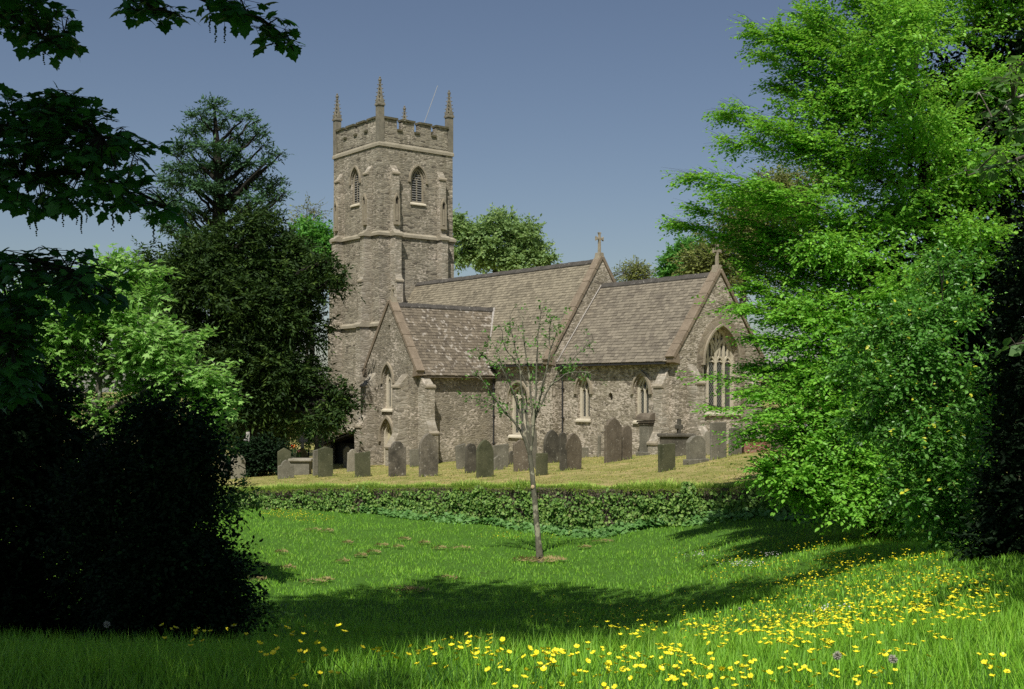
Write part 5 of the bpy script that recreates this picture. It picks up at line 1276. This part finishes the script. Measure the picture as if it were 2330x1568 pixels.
iv = link('ivy', leaves_mesh('ivy', LEAF6, pos, np.array((0, -.25, -.6)) + .6 * rng.normal(size=pos.shape), nrm, .085 * rng.uniform(.6, 1.35, len(pos)), None, 1.5), L_ivy)
tag(iv, 'dense glossy ivy covering the churchyard wall', 'ivy', kind='stuff')
n = 5200
x = rng.uniform(-5.5, 8.5, n); q = -.25 - 1.3 * rng.random(n) ** 2.2 * np.clip((x + 6) / 3, .2, 1) * (.7 + .5 * np.sin(x * 1.9) * np.sin(x * .7 + 2)); y = Yw(x) + q
z0 = gz(x, y) + rng.random(n) * .28 * (1 + q * .5)
pos = np.stack([x, y, z0], 1)
he = link('ground_ivy', leaves_mesh('ground_ivy', LEAF6, pos, rng.normal(size=pos.shape) * np.array((1, 1, .4)), np.array((0, -.5, 1.0)) + .4 * rng.normal(size=pos.shape), .15 * rng.uniform(.5, 1.25, n), None, 1.6), L_herb)
tag(he, 'broad-leaved herbs along the foot of the wall', 'herbs', kind='stuff')

# ------------------------------------------------------------------ grass
L_grass = leafmat('meadow_grass', [(0, (0.116, 0.286, 0.020)), (.5, (0.230, 0.504, 0.037)), (.9, (0.403, 0.666, 0.071)), (1, (0.314, 0.470, 0.078))], .4, (0.539, 0.800, 0.060), .5, .3)
L_fringe = leafmat('wall_fringe_grass', [(0, (0.202, 0.376, 0.058)), (.6, (0.376, 0.549, 0.102)), (1, (0.800, 0.780, 0.260))], .3, (0.722, 0.800, 0.173), .7, .15)
L_turf = leafmat('churchyard_grass', [(0, (0.145, 0.232, 0.041)), (.45, (0.290, 0.334, 0.072)), (.75, (0.464, 0.406, 0.131)), (1, (0.638, 0.493, 0.217))], .3, (0.507, 0.551, 0.116), .7, .15)
L_straw = leafmat('dry_cut_grass', [(0, (.25, .19, .08)), (1, (.42, .33, .16))], .15, (.4, .32, .14), .8, .1)

def patchy(X, Y, s=1.0):
    return .5 + .25 * np.sin(X * 1.9 * s + 1.3 * np.sin(Y * 1.1 * s)) + .25 * np.sin(Y * 2.3 * s + 1.7 * np.sin(X * 1.4 * s + 2))
def grass(name, n, y0, y1, h, wd, mat, where, ypow=1.0, label='', hvar=None, lean=.55, margin=.53, patch=.25, shift=0.0):
    Y = y0 + (y1 - y0) * rng.random(n) ** ypow; X = (rng.uniform(-1, 1, n)) * (margin * Y + .8)
    k = where(X, Y); X, Y = X[k], Y[k]; n = len(X)
    pt = patchy(X, Y)
    Z = gz(X, Y) - .02
    az = rng.uniform(0, 2 * math.pi, n); ln = lean * rng.random(n)
    A = np.stack([np.cos(az) * ln, np.sin(az) * ln, np.ones(n)], 1); N = np.stack([np.cos(az), np.sin(az), -.2 * np.ones(n)], 1) + .15 * rng.normal(size=(n, 3))
    hh = h * rng.uniform(.5, 1.25, n) * (.75 + .5 * pt)
    if hvar is not None: hh = hh * hvar(X, Y)
    ww = (wd * rng.uniform(.7, 1.3, n)) / hh
    var = np.clip(rng.normal(.42, .2, n) + patch * (pt - .5) + shift, 0, 1)
    o = link(name, leaves_mesh(name, BLADE, np.stack([X, Y, Z], 1), A, N, hh, var, ww), mat)
    tag(o, label, 'grass', kind='stuff'); return o
inm = lambda X, Y: (Y < Yw(X) - .25) & (X < .53 * Y + 1)
iny = lambda X, Y: (Y > Yw(X) + .30)
grass('tall_grass', 60000, 3.6, 11.0, .20, .0065, L_grass, inm, 1.0, 'tall fresh meadow grass in the foreground')
grass('meadow_grass', 190000, 10.0, 46.0, .115, .016, L_grass, inm, 1.15, 'lush green grass of the hollow meadow')
grass('lawn', 110000, 26.0, 75.0, .075, .030, L_turf, iny, 1.0, 'short yellowish churchyard turf between the graves', lean=.9, patch=.7)
# longer grass along the wall head and tufts round the gravestones
n = 24000
x = rng.uniform(-14, 11, n); q = np.where(rng.random(n) < .25, rng.uniform(-.30, .05, n), rng.uniform(-.10, .9, n)) ; y = Yw(x) + q; z = np.where(q > .05, hc(x, y), hc(x, Yw(x) + .1) + np.minimum(0, q + .05) * .7 * rng.random(n)) - .03
hh = rng.uniform(.10, .30, n) * np.clip(1.15 - q, .3, 1) * (.35 + 1.0 * patchy(x * 1.7, y * .5))
az = rng.uniform(0, 6.28, n); A = np.stack([.5 * np.cos(az) * rng.random(n), .5 * np.sin(az) * rng.random(n) - .15 - 1.3 * (q < 0), np.ones(n) - .9 * (q < -.1)], 1)
o = link('wall_top_grass', leaves_mesh('wall_top_grass', BLADE, np.stack([x, y, z], 1), A, np.where((q < 0)[:, None], np.array((0, -.5, 1.0)) + .5 * rng.normal(size=(n, 3)), np.stack([np.cos(az), np.sin(az), 0 * az], 1)), hh, np.clip(rng.normal(.45, .25, n), 0, 1), .022 / hh), L_fringe)
tag(o, 'longer green grass along the head of the churchyard wall', 'grass', kind='stuff')
V = []
for ob in list(COL.objects):
    if ob.name.startswith(('gravestone', 'pedestal_tomb', 'grave_cross', 'chest_tomb')):
        c = Vector(ob.location)
        for i in range(26):
            a = rng.uniform(-.55, .55); d = rng.choice((-.16, .16)) + rng.normal(0, .05); e = EAST
            V.append((c.x + math.cos(e) * d - math.sin(e) * a, c.y + math.sin(e) * d + math.cos(e) * a))
V = np.array(V); n = len(V); az = rng.uniform(0, 6.28, n); hh = rng.uniform(.08, .22, n)
o = link('graveside_grass', leaves_mesh('graveside_grass', BLADE, np.stack([V[:, 0], V[:, 1], gz(V[:, 0], V[:, 1]) - .02], 1), np.stack([.4 * np.cos(az), .4 * np.sin(az), np.ones(n)], 1), np.stack([np.cos(az), np.sin(az), 0 * az], 1), hh, np.clip(rng.normal(.3, .2, n), 0, 1), .03 / hh), L_turf)
tag(o, 'unmown grass tufts round the feet of the gravestones', 'grass', kind='stuff')

# ------------------------------------------------------------------ dry grass clumps, bare soil round the young tree
for i, (px, py, s) in enumerate(((712, 1210, 1.3), (745, 1213, .8), (790, 1240, .7), (920, 1232, .8), (1000, 1252, .8), (1047, 1253, 1.5), (868, 1246, .8), (905, 1250, .7), (820, 1270, .7), (780, 1283, .7), (850, 1262, .8), (575, 1325, 1.2), (710, 1330, 1.2),
                                 (655, 1298, .8), (740, 1326, .8), (945, 1350, 1.2), (915, 1347, 1.3), (1013, 1322, 1.1), (965, 1240, .7), (1372, 1237, 1.3), (1330, 1250, .8), (640, 1262, .7), (600, 1292, .7))):
    c = cast(px, py, meadow=True)
    if not c: continue
    m = 110; th = rng.uniform(0, 6.28, m); r = np.sqrt(rng.random(m)); w_ = .24 * s
    Pn = np.stack([w_ * r * np.cos(th), .6 * w_ * r * np.sin(th), .05 + .07 * (1 - r) + .02 * rng.random(m)], 1); A = np.stack([np.cos(th + 1.3), np.sin(th + 1.3), .25 * rng.normal(size=m)], 1)
    o = link('dry_grass_clump', leaves_mesh('dry_grass_clump', BLADE, Pn, A, np.array((0, 0, 1.0)) + .3 * rng.normal(size=(m, 3)), .085 * rng.uniform(.5, 1.3, m), None, .2), L_straw, loc=c)
    tag(o, 'brown clump of dry cut grass lying on the green meadow', 'cut grass', 'clumps of dry cut grass')
m = 260; th = rng.uniform(0, 6.28, m); r = np.sqrt(rng.random(m))
cx, cy_ = X_s, Y_s = sap.location.x, sap.location.y
px_, py_ = cx + .75 * r * np.cos(th), cy_ + .55 * r * np.sin(th)
o = link('mulch_ring', leaves_mesh('mulch_ring', BLADE, np.stack([px_, py_, gz(px_, py_) + .10 * (1 - .5 * r) + .02], 1), np.stack([np.cos(th + 2), np.sin(th + 2), .2 * rng.normal(size=m)], 1), np.array((0, 0, 1.0)) + .3 * rng.normal(size=(m, 3)), .17 * rng.uniform(.6, 1.3, m), None, .16), L_straw)
tag(o, 'ring of dry mulch round the foot of the young tree', 'mulch', kind='stuff')

# ------------------------------------------------------------------ buttercups
M_pet = NT('buttercup_petal'); M_pet.bsdf((.84, .73, .03), .4, .3); M_pet = M_pet.m
M_stem = NT('flower_stem'); M_stem.bsdf((.05, .14, .02), .6, .3); M_stem = M_stem.m
def flower_mesh(r=.0125):
    bm = bmesh.new()
    for k in range(5):
        a = k * 2 * math.pi / 5; u = Vector((math.cos(a), math.sin(a), 0)); v = Vector((-u.y, u.x, 0))
        c0 = bm.verts.new((0, 0, 0)); q = [c0]
        for s_, t_, h in ((.55, .5, .22), (1.05, .48, .62), (1.15, 0, .68), (1.05, -.48, .62), (.55, -.5, .22)): q.append(bm.verts.new(u * (r * s_) + v * (r * t_) + Vector((0, 0, r * h))))
        for i in range(1, 5): bm.faces.new((q[0], q[i], q[i + 1]))
    bmesh.ops.create_icosphere(bm, subdivisions=1, radius=r * .32, matrix=Matrix.Translation((0, 0, r * .25)))
    me = bpy.data.meshes.new('flower_head'); bm.to_mesh(me); bm.free(); me.materials.append(M_pet); return me
me_head = flower_mesh()
T = Tubes(); T.add(np.array([(0, 0, -.30), (.008, .004, -.15), (0, 0, 0)]), np.array([.0018, .0016, .0012]), 4)
me_stem = mesh_np('stem', np.concatenate(T.V), np.concatenate(T.F)); me_stem.materials.append(M_stem)
spots = [(1050, 1470, 110, 18, 26), (1120, 1490, 190, 25, 34), (1400, 1500, 190, 35, 44), (1560, 1525, 160, 35, 34), (1800, 1525, 240, 40, 44), (1250, 1545, 150, 18, 14), (1500, 1480, 90, 30, 20), (2270, 1510, 55, 18, 10), (1950, 1450, 220, 40, 40), (640, 1480, 160, 25, 12), (880, 1490, 60, 15, 8), (700, 1545, 120, 15, 5),
         (1960, 1300, 230, 32, 240), (1860, 1225, 190, 22, 130), (1720, 1290, 130, 40, 110), (1920, 1375, 240, 45, 280), (1740, 1420, 200, 45, 150), (1480, 1400, 190, 40, 70), (1330, 1370, 170, 32, 40), (650, 1162, 55, 10, 130), (710, 1172, 60, 8, 60), (1140, 1212, 60, 7, 25), (1240, 1216, 40, 6, 12), (700, 1420, 90, 35, 18), (480, 1440, 120, 25, 12),
         (2190, 1350, 110, 55, 110), (1580, 1340, 120, 30, 30), (1930, 1260, 80, 15, 60), (2080, 1255, 80, 12, 40), (900, 1330, 80, 20, 7), (1640, 1250, 120, 20, 40)]
fl = []
for x, y, rx, ry, k in spots:
    for i in range(int(k * (1.35 if k >= 40 and y < 1440 else 1.3))):
        a = rng.uniform(0, 6.28); r = math.sqrt(rng.random()); px, py = x + rx * r * math.cos(a), y + ry * r * math.sin(a)
        c = cast(px, py, .26, meadow=True)
        if c: fl.append((c[1], c[0], c[2] + rng.uniform(.20, .30) if c[1] < 12 else c[2] + rng.uniform(.14, .22)))
fl.sort()
for i, (y, x, z) in enumerate(fl[:300]):
    t = empty('buttercup', (x, y, z)); t.rotation_euler = (rng.normal(.15, .3), rng.normal(-.1, .3), rng.uniform(0, 6.28)); s = rng.uniform(.85, 1.25); t.scale = (s, s, 1)
    tag(t, 'yellow buttercup on a thin stem in the foreground grass', 'buttercup', 'buttercups in the foreground')
    link('flower_head', me_head, None, t, (0, 0, 0)); link('stem', me_stem, None, t, (0, 0, 0))
rest = np.array([(x, y, z) for y, x, z in fl[300:]])
def flower_field(name, pos, r, mat, label, per=5, up=.6):
    n = len(pos); az = np.tile(np.arange(per) * 2 * math.pi / per, n); pp = np.repeat(pos, per, 0); tl = np.repeat(rng.normal(0, .35, (n, 2)), per, 0)
    A = np.stack([np.cos(az) + tl[:, 0] * .3, np.sin(az) + tl[:, 1] * .3, up + tl[:, 0] * np.cos(az) + tl[:, 1] * np.sin(az)], 1)
    N = np.stack([-up * np.cos(az), -up * np.sin(az), np.ones(n * per)], 1)
    o = link(name, leaves_mesh(name, LEAF4, pp, A, N, np.repeat(r * rng.uniform(.8, 1.3, n), per), None, 1.5), mat); tag(o, label, 'flowers', kind='stuff')
flower_field('buttercup_drift', rest, .021, M_pet, 'drifts of small yellow buttercups across the right of the meadow')
ws = []
for x, y, rx, ry, k in ((1690, 1282, 60, 7, 70), (1590, 1262, 40, 5, 35), (1750, 1262, 30, 5, 25), (1890, 1385, 60, 6, 18)):
    for i in range(k):
        c = cast(x + rng.normal(0, rx * .5), y + rng.normal(0, ry * .5), .12, meadow=True)
        if c: ws.append((c[0], c[1], c[2] + rng.uniform(.10, .16)))
flower_field('daisies', np.array(ws), .016, flat('daisy_white', (.62, .60, .56), .7), 'pale daisy patches among the buttercups', 5, .2)
# dandelion clocks
M_clock = NT('dandelion_down'); M_clock.bsdf((.42, .40, .33), .9, .1); M_clock = M_clock.m
for px, py, lab in ((243, 1421, 'round dandelion clock in the shade below the near-black bush'), (1905, 1493, 'grey dandelion clock among buttercups in the sunlit foreground'), (1683, 1385, 'pale dandelion clock in the meadow shadow'), (2032, 1500, 'small dandelion clock beside the shade of the black evergreen')):
    c = cast(px, py, .25, meadow=True)
    if not c: continue
    t = empty('dandelion', (c[0], c[1], c[2] + .25)); tag(t, lab, 'dandelion', 'dandelion clocks in the grass')
    m = 160; d = unit(rng.normal(size=(m, 3)))
    link('seed_head', leaves_mesh('seed_head', NEEDLE, d * .002, d, rng.normal(size=(m, 3)), .024 * rng.uniform(.9, 1.1, m), None, 1.2), M_clock, t, (0, 0, 0))
    link('stem', me_stem, None, t, (0, 0, 0))
